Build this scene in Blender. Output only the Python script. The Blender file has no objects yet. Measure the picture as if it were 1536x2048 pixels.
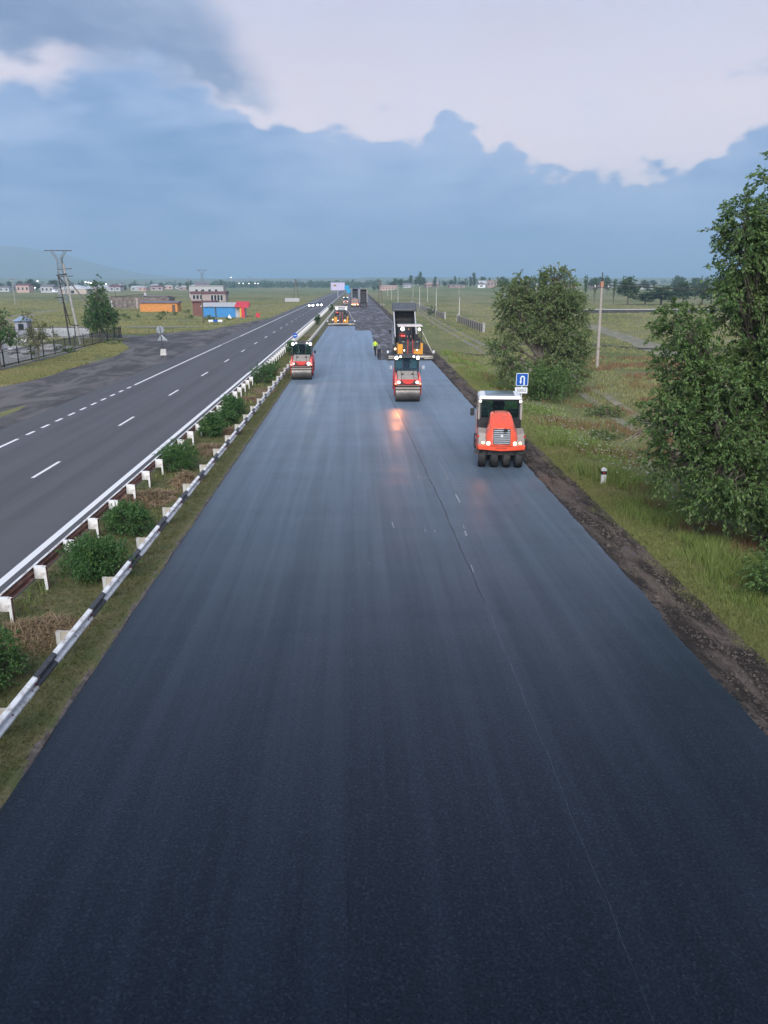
import bpy, math, random
import numpy as np
from mathutils import Vector, Matrix
R = math.radians
rnd = random.Random(7)
rng = np.random.default_rng(7)
SC = bpy.context.scene
COL = SC.collection

# ------------------------------------------------------------------ camera
F, CAMH, VPX, VPY = 1539.0, 7.85, 711.0, 566.0      # focal length in photo pixels, eye height, vanishing point of the road
PITCH = math.atan((1024 - VPY) / F)
YAW = math.atan((768 - VPX) / F * math.cos(PITCH))
cam_d = bpy.data.cameras.new('camera')
cam = bpy.data.objects.new('camera', cam_d)
COL.objects.link(cam)
cam.location = (0, 0, CAMH)
cam.rotation_euler = (math.pi / 2 - PITCH, 0, -YAW)
cam_d.sensor_fit = 'VERTICAL'
cam_d.sensor_height = 36
cam_d.lens = F / 2048 * 36
cam_d.clip_start = 0.1
cam_d.clip_end = 40000
SC.camera = cam
_fw = np.array([math.sin(YAW) * math.cos(PITCH), math.cos(YAW) * math.cos(PITCH), -math.sin(PITCH)])
_rt = np.array([math.cos(YAW), -math.sin(YAW), 0.0])
_up = np.cross(_rt, _fw)
def ray(px, py):
    d = _fw + _rt * (px - 768) / F - _up * (py - 1024) / F
    return d / np.linalg.norm(d)
def at(px, py, z=0.0):
    d = ray(px, py)
    p = np.array([0, 0, CAMH]) + d * (z - CAMH) / d[2]
    return float(p[0]), float(p[1])
def azel(px, py):
    d = ray(px, py)
    return math.degrees(math.atan2(d[0], d[1])), math.degrees(math.asin(d[2]))

# ------------------------------------------------------------------ node helpers
def nd(nt, t, **kw):
    n = nt.nodes.new(t)
    for k, v in kw.items():
        if k in n.inputs: n.inputs[k].default_value = v
        else: setattr(n, k, v)
    return n
class G:
    """tiny expression helper for shader node trees"""
    def __init__(s, nt): s.nt = nt
    def L(s, a, sock):
        if hasattr(a, 'links') or isinstance(a, bpy.types.NodeSocket): s.nt.links.new(a, sock)
        else: sock.default_value = a
    def m(s, op, a, b=0.0, c=None, clamp=False):
        n = s.nt.nodes.new('ShaderNodeMath'); n.operation = op; n.use_clamp = clamp
        s.L(a, n.inputs[0]); s.L(b, n.inputs[1])
        if c is not None: s.L(c, n.inputs[2])
        return n.outputs[0]
    def mr(s, v, a, b, c=0.0, d=1.0, smooth=True):
        n = s.nt.nodes.new('ShaderNodeMapRange')
        if smooth: n.interpolation_type = 'SMOOTHSTEP'
        s.L(v, n.inputs[0]); s.L(a, n.inputs[1]); s.L(b, n.inputs[2]); s.L(c, n.inputs[3]); s.L(d, n.inputs[4])
        return n.outputs[0]
    def mix(s, f, a, b, blend='MIX'):
        n = s.nt.nodes.new('ShaderNodeMix'); n.data_type = 'RGBA'; n.blend_type = blend; n.clamp_factor = True
        s.L(f, n.inputs[0])
        for v, k in ((a, 6), (b, 7)):
            if isinstance(v, (tuple, list)): n.inputs[k].default_value = (*v[:3], 1)
            else: s.L(v, n.inputs[k])
        return n.outputs[2]
    def noise(s, vec, scale, detail=4.0, rough=0.55, dist=0.0, col=False):
        n = s.nt.nodes.new('ShaderNodeTexNoise')
        if vec is not None: s.nt.links.new(vec, n.inputs['Vector'])
        n.inputs['Scale'].default_value = scale; n.inputs['Detail'].default_value = detail
        n.inputs['Roughness'].default_value = rough; n.inputs['Distortion'].default_value = dist
        return n.outputs['Color' if col else 'Fac']
    def scale(s, vec, sx, sy, sz, loc=(0, 0, 0)):
        n = s.nt.nodes.new('ShaderNodeMapping'); s.nt.links.new(vec, n.inputs[0])
        n.inputs['Scale'].default_value = (sx, sy, sz); n.inputs['Location'].default_value = loc
        return n.outputs[0]
    def sep(s, vec):
        n = s.nt.nodes.new('ShaderNodeSeparateXYZ'); s.nt.links.new(vec, n.inputs[0]); return n.outputs
    def bump(s, h, strength=0.3, dist=0.02):
        n = s.nt.nodes.new('ShaderNodeBump'); n.inputs['Strength'].default_value = strength
        n.inputs['Distance'].default_value = dist; s.nt.links.new(h, n.inputs['Height']); return n.outputs[0]
    def curve(s, v, pts):
        n = s.nt.nodes.new('ShaderNodeFloatCurve'); c = n.mapping.curves[0]
        pts = sorted(pts)
        c.points[0].location = pts[0]; c.points[1].location = pts[-1]
        for p in pts[1:-1]: c.points.new(*p)
        for p in c.points: p.handle_type = 'AUTO_CLAMPED'
        n.mapping.update(); s.L(v, n.inputs['Value']); return n.outputs[0]

# ------------------------------------------------------------------ sky (dusk, broken cloud)
world = bpy.data.worlds.new('World'); SC.world = world; world.use_nodes = True
wt = world.node_tree; wt.nodes.clear(); g = G(wt)
SUN_EL, SUN_AZ = 37.0, 186.0          # degrees; azimuth clockwise from the driving direction (+Y): the sun is behind the overpass
tc = wt.nodes.new('ShaderNodeTexCoord'); dirv = tc.outputs['Generated']
sky = wt.nodes.new('ShaderNodeTexSky'); sky.sky_type = 'NISHITA'; sky.sun_disc = False
sky.sun_elevation = R(6); sky.sun_rotation = R(SUN_AZ); sky.altitude = 1500
sx, sy, sz = g.sep(dirv)
az = g.m('MULTIPLY', g.m('ARCTAN2', sx, sy), 57.29578)
el = g.m('MULTIPLY', g.m('ARCSINE', sz), 57.29578)
warp = g.scale(dirv, 1, 1, 2.2)
n1 = g.noise(warp, 5.0, 6, 0.55)
n2 = g.noise(warp, 15.0, 9, 0.62)
n3 = g.noise(g.scale(dirv, 1, 1, 2.6, (3.1, 1.7, 0.4)), 3.2, 5, 0.5)
wob = g.m('ADD', g.m('MULTIPLY', g.m('SUBTRACT', n1, 0.5), 3.0), g.m('MULTIPLY', g.m('SUBTRACT', n2, 0.5), 3.8))
vo = wt.nodes.new('ShaderNodeTexVoronoi'); vo.feature = 'SMOOTH_F1'; vo.inputs['Scale'].default_value = 13.0; vo.inputs['Smoothness'].default_value = 0.35; vo.inputs['Detail'].default_value = 2.0
wt.links.new(g.scale(dirv, 1, 1, 1.5, (0.3, 0.1, 0.2)), vo.inputs['Vector'])
puff = g.m('MULTIPLY', g.m('SUBTRACT', vo.outputs['Distance'], 0.72), 2.6)
elw = g.m('ADD', el, g.m('ADD', g.m('MULTIPLY', wob, 0.85), puff))
def u_of(a): return a / 360.0 + 0.5
edge = [(0, 190), (70, 170), (150, 140), (230, 118), (330, 140), (430, 180), (480, 215), (540, 255), (640, 268), (735, 245), (790, 262), (835, 240), (880, 222), (925, 236), (940, 288), (1000, 312), (1090, 330), (1180, 340), (1260, 338), (1400, 300), (1470, 275), (1536, 250)]
pts = []
for p in edge:
    a, e = azel(*p); pts.append((u_of(a), max(0, min(1, e / 40))))
for k in range(0, 360, 12):
    a = k - 180
    if abs(a) > 34: pts.append((u_of(a), (11 + 2.5 * math.sin(k * 0.13) + 1.5 * math.sin(k * 0.41)) / 40))
uaz = g.m('ADD', g.m('DIVIDE', az, 360.0), 0.5)
B1 = g.m('MULTIPLY', g.curve(uaz, pts), 40.0)
soft = g.mr(az, -13.0, -5.0, 1.2, 0.42)
low = g.mr(g.m('SUBTRACT', B1, elw), g.m('MULTIPLY', soft, -0.8), soft)
# upper dark cloud on the left of the road, its underside and its slanting end
lo2 = [(0, 70), (130, 105), (250, 140), (360, 165), (480, 180), (560, 190)]
pts2 = []
for p in lo2:
    a, e = azel(*p); pts2.append((u_of(a), e / 40))
a_end, e_end = azel(525, 150); a_top, e_top = azel(400, 0)
for a in range(-180, 181, 20):
    if a < -34 or a > -4: pts2.append((u_of(a), (14.5 + 1.5 * math.sin(a * 0.09)) / 40))
L2 = g.m('MULTIPLY', g.curve(uaz, pts2), 40.0)
under = g.mr(g.m('SUBTRACT', elw, L2), -0.9, 1.1)
azlim = g.m('ADD', a_end, g.m('MULTIPLY', g.m('SUBTRACT', el, e_end), (a_top - a_end) / (e_top - e_end) * 0.75))
azlim = g.m('MAXIMUM', azlim, -40.0)
endm = g.mr(g.m('SUBTRACT', azlim, g.m('ADD', az, g.m('MULTIPLY', wob, 0.8))), -1.2, 2.6)
up = g.m('MULTIPLY', under, endm)
# torn high cloud everywhere above
high = g.m('MULTIPLY', g.mr(n3, 0.52, 0.74), g.mr(el, 13.0, 24.0, 0.0, 0.75))
flecks = g.m('MULTIPLY', g.mr(g.noise(g.scale(dirv, 1, 1, 3.2, (8.0, 2.0, 5.0)), 11.0, 6, 0.6), 0.62, 0.72), 0.4)
nis = g.mix(1.0, sky.outputs[0], (0.12, 0.12, 0.12), 'MULTIPLY')
bright = g.mix(g.mr(el, 8.0, 19.0), (0.93, 0.79, 0.83), (0.62, 0.595, 0.735))
bright = g.mix(g.mr(n1, 0.35, 0.7), bright, g.mix(0.3, bright, (0.72, 0.75, 0.92)))
bright = g.mix(0.12, bright, nis)
bright = g.mix(g.mr(el, 15.0, 50.0), bright, (0.17, 0.245, 0.44))
shade = g.m('ADD', g.m('MULTIPLY', g.mr(g.noise(g.scale(dirv, 1, 1, 3.2), 4.2, 5, 0.5, 0.5), 0.36, 0.66), 0.75), g.m('MULTIPLY', g.mr(g.noise(g.scale(dirv, 1, 1, 3.6, (2, 5, 1)), 13.0, 8, 0.6, 0.3), 0.35, 0.7), 0.32))
lowc = g.mix(shade, (0.145, 0.28, 0.515), (0.345, 0.475, 0.715))
lowc = g.mix(g.mr(g.m('SUBTRACT', B1, elw), 0.0, 3.6, 0.62, 0.0), lowc, g.mix(shade, (0.27, 0.40, 0.66), (0.47, 0.545, 0.76)))
lowc = g.mix(g.mr(el, 0.2, 4.5, 0.7, 0.0), lowc, (0.19, 0.375, 0.69))
upc = g.mix(shade, (0.155, 0.24, 0.42), (0.31, 0.39, 0.57))
c = g.mix(g.m('MAXIMUM', high, flecks), bright, (0.45, 0.5, 0.68))
c = g.mix(g.m('MULTIPLY', up, 0.92), c, upc)
c = g.mix(g.m('MULTIPLY', low, 0.97), c, lowc)
bg = wt.nodes.new('ShaderNodeBackground'); bg.inputs['Strength'].default_value = 0.345
wt.links.new(c, bg.inputs['Color'])
wo = wt.nodes.new('ShaderNodeOutputWorld'); wt.links.new(bg.outputs[0], wo.inputs['Surface'])
world.cycles.sampling_method = 'MANUAL'; world.cycles.sample_map_resolution = 512

sun_d = bpy.data.lights.new('sun', 'SUN'); sun_d.energy = 1.5; sun_d.angle = R(50); sun_d.color = (1.0, 0.97, 0.94)
sun = bpy.data.objects.new('sun', sun_d); COL.objects.link(sun)
sd = Vector((math.sin(R(SUN_AZ)) * math.cos(R(SUN_EL)), math.cos(R(SUN_AZ)) * math.cos(R(SUN_EL)), math.sin(R(SUN_EL))))
sun.rotation_euler = sd.to_track_quat('Z', 'Y').to_euler()
SC.view_settings.view_transform = 'Standard'; SC.view_settings.look = 'None'
SC.view_settings.exposure = 1.75; SC.view_settings.gamma = 1.0; SC.view_settings.use_curve_mapping = False
SC.render.engine = 'CYCLES'
cy = SC.cycles
cy.max_bounces = 5; cy.diffuse_bounces = 2; cy.glossy_bounces = 2; cy.transmission_bounces = 4; cy.transparent_max_bounces = 8; cy.volume_bounces = 0
cy.use_denoising = True
cy.sample_clamp_indirect = 4.0; cy.caustics_reflective = False; cy.caustics_refractive = False

# ------------------------------------------------------------------ mesh helpers
class MB:
    def __init__(s): s.v = []; s.f = []; s.m = []
    def add(s, vs, fs, mi=0):
        o = len(s.v); s.v += [tuple(map(float, p)) for p in vs]
        s.f += [tuple(i + o for i in f) for f in fs]; s.m += [mi] * len(fs); return s
    def hexa(s, p, mi=0):   # p: 4 bottom points (ccw) then 4 top points
        return s.add(p, [(3, 2, 1, 0), (4, 5, 6, 7), (0, 1, 5, 4), (1, 2, 6, 5), (2, 3, 7, 6), (3, 0, 4, 7)], mi)
    def box(s, x0, x1, y0, y1, z0, z1, mi=0):
        return s.hexa([(x0, y0, z0), (x1, y0, z0), (x1, y1, z0), (x0, y1, z0), (x0, y0, z1), (x1, y0, z1), (x1, y1, z1), (x0, y1, z1)], mi)
    def rbox(s, c, size, rz=0.0, rx=0.0, ry=0.0, mi=0):
        M = Matrix.Translation(c) @ Matrix.Rotation(rz, 4, 'Z') @ Matrix.Rotation(ry, 4, 'Y') @ Matrix.Rotation(rx, 4, 'X')
        a, b, h = size[0] / 2, size[1] / 2, size[2] / 2
        return s.hexa([M @ Vector(q) for q in ((-a, -b, -h), (a, -b, -h), (a, b, -h), (-a, b, -h), (-a, -b, h), (a, -b, h), (a, b, h), (-a, b, h))], mi)
    def cyl(s, p0, p1, r0, r1=None, n=10, mi=0, caps=True):
        return s.tube([p0, p1], [r0, r0 if r1 is None else r1], n, mi, caps)
    def tube(s, pts, r, n=6, mi=0, caps=True):
        pts = [Vector(p) for p in pts]
        if not isinstance(r, (list, tuple)): r = [r] * len(pts)
        o = len(s.v); ref = None
        for i, p in enumerate(pts):
            t = (pts[min(i + 1, len(pts) - 1)] - pts[max(i - 1, 0)]).normalized()
            if ref is None: ref = Vector((0, 0, 1)) if abs(t.z) < 0.9 else Vector((1, 0, 0))
            a = t.cross(ref).normalized(); b = a.cross(t).normalized(); ref = b
            for k in range(n):
                w = 2 * math.pi * k / n
                s.v.append(tuple(p + (a * math.cos(w) + b * math.sin(w)) * r[i]))
        for i in range(len(pts) - 1):
            for k in range(n):
                a0 = o + i * n + k; a1 = o + i * n + (k + 1) % n
                s.f.append((a0, a0 + n, a1 + n, a1)); s.m.append(mi)
        if caps:
            s.f.append(tuple(o + k for k in range(n))); s.m.append(mi)
            e = o + (len(pts) - 1) * n
            s.f.append(tuple(e + n - 1 - k for k in range(n))); s.m.append(mi)
        return s
    def prism(s, poly, axis, a, b, mi=0):
        # poly: 2d points; axis 'x': (y,z), 'y': (x,z), 'z': (x,y)
        def P(q, w): return (w, q[0], q[1]) if axis == 'x' else (q[0], w, q[1]) if axis == 'y' else (q[0], q[1], w)
        n = len(poly); vs = [P(q, a) for q in poly] + [P(q, b) for q in poly]
        fs = [tuple(range(n)), tuple(range(2 * n - 1, n - 1, -1))] + [(i, n + i, n + (i + 1) % n, (i + 1) % n) for i in range(n)]
        return s.add(vs, fs, mi)
    def loft(s, rings, mi=0, caps=True, closed=True):
        o = len(s.v); n = len(rings[0])
        for r in rings: s.v += [tuple(map(float, p)) for p in r]
        for i in range(len(rings) - 1):
            for k in range(n if closed else n - 1):
                a0 = o + i * n + k; a1 = o + i * n + (k + 1) % n
                s.f.append((a0, a1, a1 + n, a0 + n)); s.m.append(mi)
        if caps:
            s.f.append(tuple(o + n - 1 - k for k in range(n))); s.m.append(mi)
            e = o + (len(rings) - 1) * n
            s.f.append(tuple(e + k for k in range(n))); s.m.append(mi)
        return s
    def ball(s, c, r, nu=10, nv=6, mi=0):
        if not isinstance(r, (list, tuple)): r = (r, r, r)
        rings = []
        for j in range(nv + 1):
            ph = math.pi * (j / nv) - math.pi / 2; cr = max(math.cos(ph), 0.02)
            rings.append([(c[0] + r[0] * cr * math.cos(2 * math.pi * k / nu), c[1] + r[1] * cr * math.sin(2 * math.pi * k / nu), c[2] + r[2] * math.sin(ph)) for k in range(nu)])
        return s.loft(rings, mi)
    def mesh(s, name, mats, smooth=35):
        me = bpy.data.meshes.new(name); me.from_pydata(s.v, [], s.f)
        for m in (mats if isinstance(mats, (list, tuple)) else [mats]): me.materials.append(m)
        if any(s.m): me.polygons.foreach_set('material_index', s.m)
        if smooth:
            me.polygons.foreach_set('use_smooth', [True] * len(s.f)); me.set_sharp_from_angle(angle=R(smooth))
        me.update(); return me
    def build(s, name, mats, parent=None, bevel=0.0, smooth=35, kind=None):
        return put(name, s.mesh(name, mats, smooth), parent, bevel, kind)
def put(name, me, parent=None, bevel=0.0, kind=None, loc=None):
    o = bpy.data.objects.new(name, me); COL.objects.link(o); o.parent = parent
    if loc: o.location = loc
    if kind: o['kind'] = kind
    if bevel:
        b = o.modifiers.new('bevel', 'BEVEL'); b.width = bevel; b.segments = 2; b.limit_method = 'ANGLE'; b.angle_limit = R(40)
    return o
def tag(o, label, cat=None, group=None, kind=None):
    o['label'] = label
    if cat: o['category'] = cat
    if group: o['group'] = group
    if kind: o['kind'] = kind
    return o
def struct(name, mb, mats, label, parent=None, smooth=35):
    o = mb.build(name, mats, parent, 0, smooth); o['kind'] = 'structure'; o['label'] = label; return o
def thing(name, label, cat, loc=(0, 0, 0), rz=0.0, group=None):
    o = bpy.data.objects.new(name, None); COL.objects.link(o); o.empty_display_size = 0.3
    o.location = loc; o.rotation_euler = (0, 0, rz); return tag(o, label, cat, group)
def dup(root, loc, rz=None, label=None, group=None, scale=None):
    def cp(o, parent):
        c = o.copy(); COL.objects.link(c); c.parent = parent
        for ch in [x for x in o.children]: cp(ch, c)
        return c
    r = cp(root, None); r.location = loc
    if rz is not None: r.rotation_euler = (0, 0, rz)
    if label: r['label'] = label
    if group: r['group'] = group
    if scale: r.scale = scale if isinstance(scale, tuple) else (scale,) * 3
    return r
def raw_mesh(name, V, Fc, k, mat):
    """numpy vertices (n,3) and faces (m,k) to a mesh"""
    me = bpy.data.meshes.new(name); n, m = len(V), len(Fc)
    me.vertices.add(n); me.vertices.foreach_set('co', np.ascontiguousarray(V, np.float32).ravel())
    me.loops.add(m * k); me.loops.foreach_set('vertex_index', np.ascontiguousarray(Fc, np.int32).ravel())
    me.polygons.add(m); me.polygons.foreach_set('loop_start', np.arange(0, m * k, k, dtype=np.int32))
    for q in (mat if isinstance(mat, (list, tuple)) else [mat]): me.materials.append(q)
    me.update(calc_edges=True); return me

# ------------------------------------------------------------------ materials
MATS = {}
def mat(name, col, rough=0.6, metal=0.0, var=0.15, scale=2.0, bump=0.0, bscale=40.0, dirt=None, damt=0.4, dscale=1.5, spec=0.5, alpha=None, coat=0.0):
    if name in MATS: return MATS[name]
    m = bpy.data.materials.new(name); m.use_nodes = True; nt = m.node_tree
    b = nt.nodes['Principled BSDF']; q = G(nt)
    oc = nt.nodes.new('ShaderNodeTexCoord').outputs['Object']
    inf = nt.nodes.new('ShaderNodeObjectInfo')
    n = q.noise(oc, scale, 5, 0.6)
    lo = tuple(c * (1 - var) for c in col); hi = tuple(min(1, c * (1 + var)) for c in col)
    c = q.mix(q.mr(n, 0.3, 0.7), lo, hi)
    if dirt:
        d = q.noise(oc, dscale, 7, 0.65, 0.3)
        c = q.mix(q.m('MULTIPLY', q.mr(d, 0.48, 0.68), damt), c, dirt)
    c = q.mix(q.m('MULTIPLY', q.m('SUBTRACT', inf.outputs['Random'], 0.5), 0.0), c, (0, 0, 0))
    nt.links.new(c, b.inputs['Base Color'])
    r = q.mr(q.noise(oc, scale * 3.1, 4), 0.3, 0.7, max(0.02, rough - 0.09), min(1, rough + 0.09))
    nt.links.new(r, b.inputs['Roughness']); b.inputs['Metallic'].default_value = metal
    b.inputs['Specular IOR Level'].default_value = spec
    if coat: b.inputs['Coat Weight'].default_value = coat; b.inputs['Coat Roughness'].default_value = 0.15
    if bump: nt.links.new(q.bump(q.noise(oc, bscale, 4), bump, 0.01), b.inputs['Normal'])
    MATS[name] = m; return m
def emit(name, col, strength, body=(0.9, 0.9, 0.9)):
    if name in MATS: return MATS[name]
    m = bpy.data.materials.new(name); m.use_nodes = True; b = m.node_tree.nodes['Principled BSDF']
    b.inputs['Base Color'].default_value = (*body, 1); b.inputs['Emission Color'].default_value = (*col, 1)
    b.inputs['Emission Strength'].default_value = strength; b.inputs['Roughness'].default_value = 0.3
    MATS[name] = m; return m
def glassmat(name, tint=(0.35, 0.55, 0.5), mixf=0.35):
    m = bpy.data.materials.new(name); m.use_nodes = True; nt = m.node_tree; nt.nodes.clear(); q = G(nt)
    tr = nt.nodes.new('ShaderNodeBsdfTransparent'); tr.inputs[0].default_value = (*tint, 1)
    gl = nt.nodes.new('ShaderNodeBsdfGlossy'); gl.inputs['Roughness'].default_value = 0.06; gl.inputs[0].default_value = (0.9, 0.95, 1, 1)
    fr = nt.nodes.new('ShaderNodeFresnel'); fr.inputs[0].default_value = 1.5
    mx = nt.nodes.new('ShaderNodeMixShader'); nt.links.new(q.m('ADD', fr.outputs[0], mixf * 0.2, clamp=True), mx.inputs[0])
    nt.links.new(tr.outputs[0], mx.inputs[1]); nt.links.new(gl.outputs[0], mx.inputs[2])
    o = nt.nodes.new('ShaderNodeOutputMaterial'); nt.links.new(mx.outputs[0], o.inputs[0]); MATS[name] = m; return m
def leafmat(name, c0, c1, c2=None, trans=0.3, pscale=0.35, rough=0.55):
    """leaves and blades: colour by leaf (island) and by clump (position); some light passes through"""
    m = bpy.data.materials.new(name); m.use_nodes = True; nt = m.node_tree; q = G(nt); b = nt.nodes['Principled BSDF']
    geo = nt.nodes.new('ShaderNodeNewGeometry')
    c = q.mix(q.mr(geo.outputs['Random Per Island'], 0.0, 1.0, smooth=False), c0, c1)
    n = q.noise(geo.outputs['Position'], pscale, 4, 0.6)
    if c2: c = q.mix(q.mr(n, 0.5, 0.68), c, q.mix(geo.outputs['Random Per Island'], c2, c0))
    nt.links.new(c, b.inputs['Base Color']); b.inputs['Roughness'].default_value = rough; b.inputs['Specular IOR Level'].default_value = 0.35
    t = nt.nodes.new('ShaderNodeBsdfTranslucent'); nt.links.new(q.mix(0.5, c, (c1[0] * 1.5, c1[1] * 1.6, c1[2])), t.inputs[0])
    mx = nt.nodes.new('ShaderNodeMixShader'); mx.inputs[0].default_value = trans
    nt.links.new(b.outputs[0], mx.inputs[1]); nt.links.new(t.outputs[0], mx.inputs[2])
    nt.links.new(mx.outputs[0], nt.nodes['Material Output'].inputs[0]); MATS[name] = m; return m
def smat(name):
    m = bpy.data.materials.new(name); m.use_nodes = True; MATS[name] = m
    nt = m.node_tree; return m, nt, G(nt), nt.nodes['Principled BSDF'], nt.nodes.new('ShaderNodeTexCoord').outputs['Object']
def text_mesh(txt, size, mat_, spacing=1.0, ext=0.003):
    cu = bpy.data.curves.new('lettering', 'FONT'); cu.body = txt; cu.size = size; cu.align_x = 'CENTER'; cu.align_y = 'CENTER'; cu.extrude = ext; cu.space_character = spacing
    o = bpy.data.objects.new('lettering', cu); COL.objects.link(o); bpy.context.view_layer.update()
    me = bpy.data.meshes.new_from_object(o.evaluated_get(bpy.context.evaluated_depsgraph_get()))
    bpy.data.objects.remove(o); me.materials.clear(); me.materials.append(mat_); return me
# ================================================================== the setting
def sstep(a, b, x): t = np.clip((x - a) / (b - a), 0, 1); return t * t * (3 - 2 * t)
_ph = rng.uniform(0, 6.28, (10, 2)); _fr = rng.uniform(-1, 1, (10, 2))
def lumps(x, y, wl):
    s = 0
    for k in range(10): s = s + np.sin((x * _fr[k, 0] + y * _fr[k, 1]) * 6.28 / wl + _ph[k, 0])
    return s / 10
def gz(x, y):
    x = np.asarray(x, float); y = np.asarray(y, float)
    z = -0.10 - 0.45 * sstep(10.2, 14.5, x) - 0.25 * sstep(-22, -40, x) * 0
    z = z + 0.16 * lumps(x, y, 14) * np.maximum(sstep(11, 16, x), sstep(-37, -44, x)) * (1 - sstep(250, 500, y))
    z = z - 0.16 * sstep(-20.5, -19, x) * (1 - sstep(9.2, 10.2, x))
    z = z + 4.3 * sstep(560, 860, y + 0.2 * np.abs(x)) * sstep(10, 60, x)
    z = z + (30 + 10 * lumps(x, y, 2600)) * sstep(1700, 4200, np.hypot(x, y))
    ax = np.degrees(np.arctan2(x, np.maximum(y, 1.0))); d = np.hypot(x, y)
    prof = np.interp(ax, [-60, -45, -33, -27.5, -25, -22.5, -20.5, -18.6, -17, -15, -12, -8], [120, 200, 250, 262, 275, 262, 235, 165, 105, 55, 22, 0])
    z = z + prof * sstep(5200, 7000, d)
    return z
def gpt(px, py):
    """photo pixel to a point on the ground sheet"""
    x, y = at(px, py)
    for _ in range(4): x, y = at(px, py, float(gz(x, y)))
    return x, y, float(gz(x, y))

def graded(lo, hi, core0, core1, step, grow=1.18):
    c = list(np.arange(core0, core1 + 1e-6, step)); s = step
    while c[-1] < hi: s *= grow; c.append(min(hi, c[-1] + s))
    s = step
    while c[0] > lo: s *= grow; c.insert(0, max(lo, c[0] - s))
    return np.array(c)
def grid_mesh(name, xs, ys, zf, mat_):
    X, Y = np.meshgrid(xs, ys); Z = zf(X, Y); nx, ny = len(xs), len(ys)
    V = np.stack([X, Y, Z], -1).reshape(-1, 3)
    i = np.arange((ny - 1) * (nx - 1)); r, c = divmod(i, nx - 1); a = r * nx + c
    me = raw_mesh(name, V, np.stack([a, a + 1, a + 1 + nx, a + nx], -1), 4, mat_)
    me.polygons.foreach_set('use_smooth', [True] * len(me.polygons)); return me

# ---- field ground
gm, nt, q, b, oc = smat('field_ground')
big = q.noise(q.scale(oc, 1, 0.35, 1), 0.035, 6, 0.6, 0.4)
mid = q.noise(q.scale(oc, 1, 0.5, 1), 0.3, 5, 0.65)
fine = q.noise(oc, 4.0, 5, 0.7)
c = q.mix(q.mr(big, 0.36, 0.62), (0.13, 0.155, 0.055), (0.30, 0.265, 0.14))
c = q.mix(q.m('MULTIPLY', q.mr(q.noise(oc, 0.11, 4, 0.6), 0.55, 0.7), 0.7), c, (0.27, 0.18, 0.11))
c = q.mix(q.mr(mid, 0.35, 0.7, 0.0, 0.5), c, (0.10, 0.13, 0.045))
c = q.mix(q.mr(fine, 0.3, 0.75, 0.0, 0.5), c, (0.075, 0.085, 0.035))
far = q.mr(q.sep(oc)[1], 350.0, 900.0)
c = q.mix(q.m('MULTIPLY', far, 0.6), c, q.mix(q.mr(q.noise(q.scale(oc, 1, 0.2, 1), 0.012, 4), 0.4, 0.6), (0.12, 0.175, 0.08), (0.20, 0.205, 0.10)))
nt.links.new(c, b.inputs['Base Color']); b.inputs['Roughness'].default_value = 0.95; b.inputs['Specular IOR Level'].default_value = 0.15
nt.links.new(q.bump(fine, 0.8, 0.15), b.inputs['Normal'])
xs = graded(-9000, 9000, -60, 90, 2.5, 1.14); ys = graded(-120, 9000, -20, 260, 3.0, 1.09)
o = put('ground', grid_mesh('ground', xs, ys, gz, gm)); tag(o, 'grassy plain with low hazy hills and a mountain far off', kind='structure')

# ---- asphalt
am, nt, q, b, oc = smat('new_asphalt')
grain = q.noise(oc, 55.0, 3, 0.8)
coarse = q.noise(oc, 16.0, 3, 0.7)
streak = q.noise(q.scale(oc, 1.6, 0.035, 1), 1.0, 6, 0.62, 0.15)
streak2 = q.noise(q.scale(oc, 6.0, 0.06, 1), 1.0, 4, 0.6, 0.1)
cross = q.noise(q.scale(oc, 0.12, 0.5, 1, (4, 9, 0)), 1.0, 5, 0.6, 0.3)
blot = q.noise(oc, 0.4, 6, 0.6, 0.5)
X, Y, _ = q.sep(oc)
grit = q.noise(oc, 24.0, 4, 0.8)
vor = nt.nodes.new('ShaderNodeTexVoronoi'); vor.inputs['Scale'].default_value = 34.0; nt.links.new(oc, vor.inputs['Vector'])
cell = q.sep(vor.outputs['Color'])[0]
c = q.mix(q.mr(grit, 0.34, 0.68), (0.0022, 0.0032, 0.0056), (0.010, 0.0145, 0.0235))
c = q.mix(q.mr(cell, 0.82, 0.97, 0.0, 0.3), c, (0.055, 0.068, 0.09))
c = q.mix(q.mr(streak, 0.46, 0.64, 0.0, 0.16), c, (0.016, 0.022, 0.033))
c = q.mix(q.mr(q.noise(q.scale(oc, 2.2, 0.03, 1, (7, 3, 0)), 1.0, 5, 0.6), 0.52, 0.68, 0.0, 0.16), c, (0.008, 0.010, 0.015))
nt.links.new(c, b.inputs['Base Color'])
r = q.m('ADD', q.mr(streak, 0.35, 0.65, 0.48, 0.43), q.m('MULTIPLY', q.m('SUBTRACT', streak2, 0.5), 0.06))
r = q.m('ADD', r, q.m('MULTIPLY', q.m('SUBTRACT', cross, 0.5), 0.24))
r = q.m('ADD', r, q.mr(blot, 0.4, 0.7, -0.04, 0.06))
nt.links.new(r, b.inputs['Roughness'])
sp = q.m('MULTIPLY', q.mr(grit, 0.3, 0.7, 0.22, 0.44), q.mr(streak, 0.35, 0.7, 0.88, 1.12))
nt.links.new(sp, b.inputs['Specular IOR Level'])
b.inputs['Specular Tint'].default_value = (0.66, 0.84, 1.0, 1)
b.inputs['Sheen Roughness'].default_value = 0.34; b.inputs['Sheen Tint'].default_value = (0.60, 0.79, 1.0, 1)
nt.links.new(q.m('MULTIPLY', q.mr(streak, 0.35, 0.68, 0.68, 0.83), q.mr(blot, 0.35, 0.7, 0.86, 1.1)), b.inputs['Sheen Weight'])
nt.links.new(q.bump(q.m('ADD', q.m('MULTIPLY', cell, 0.5), grit), 0.28, 0.005), b.inputs['Normal'])

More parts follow.
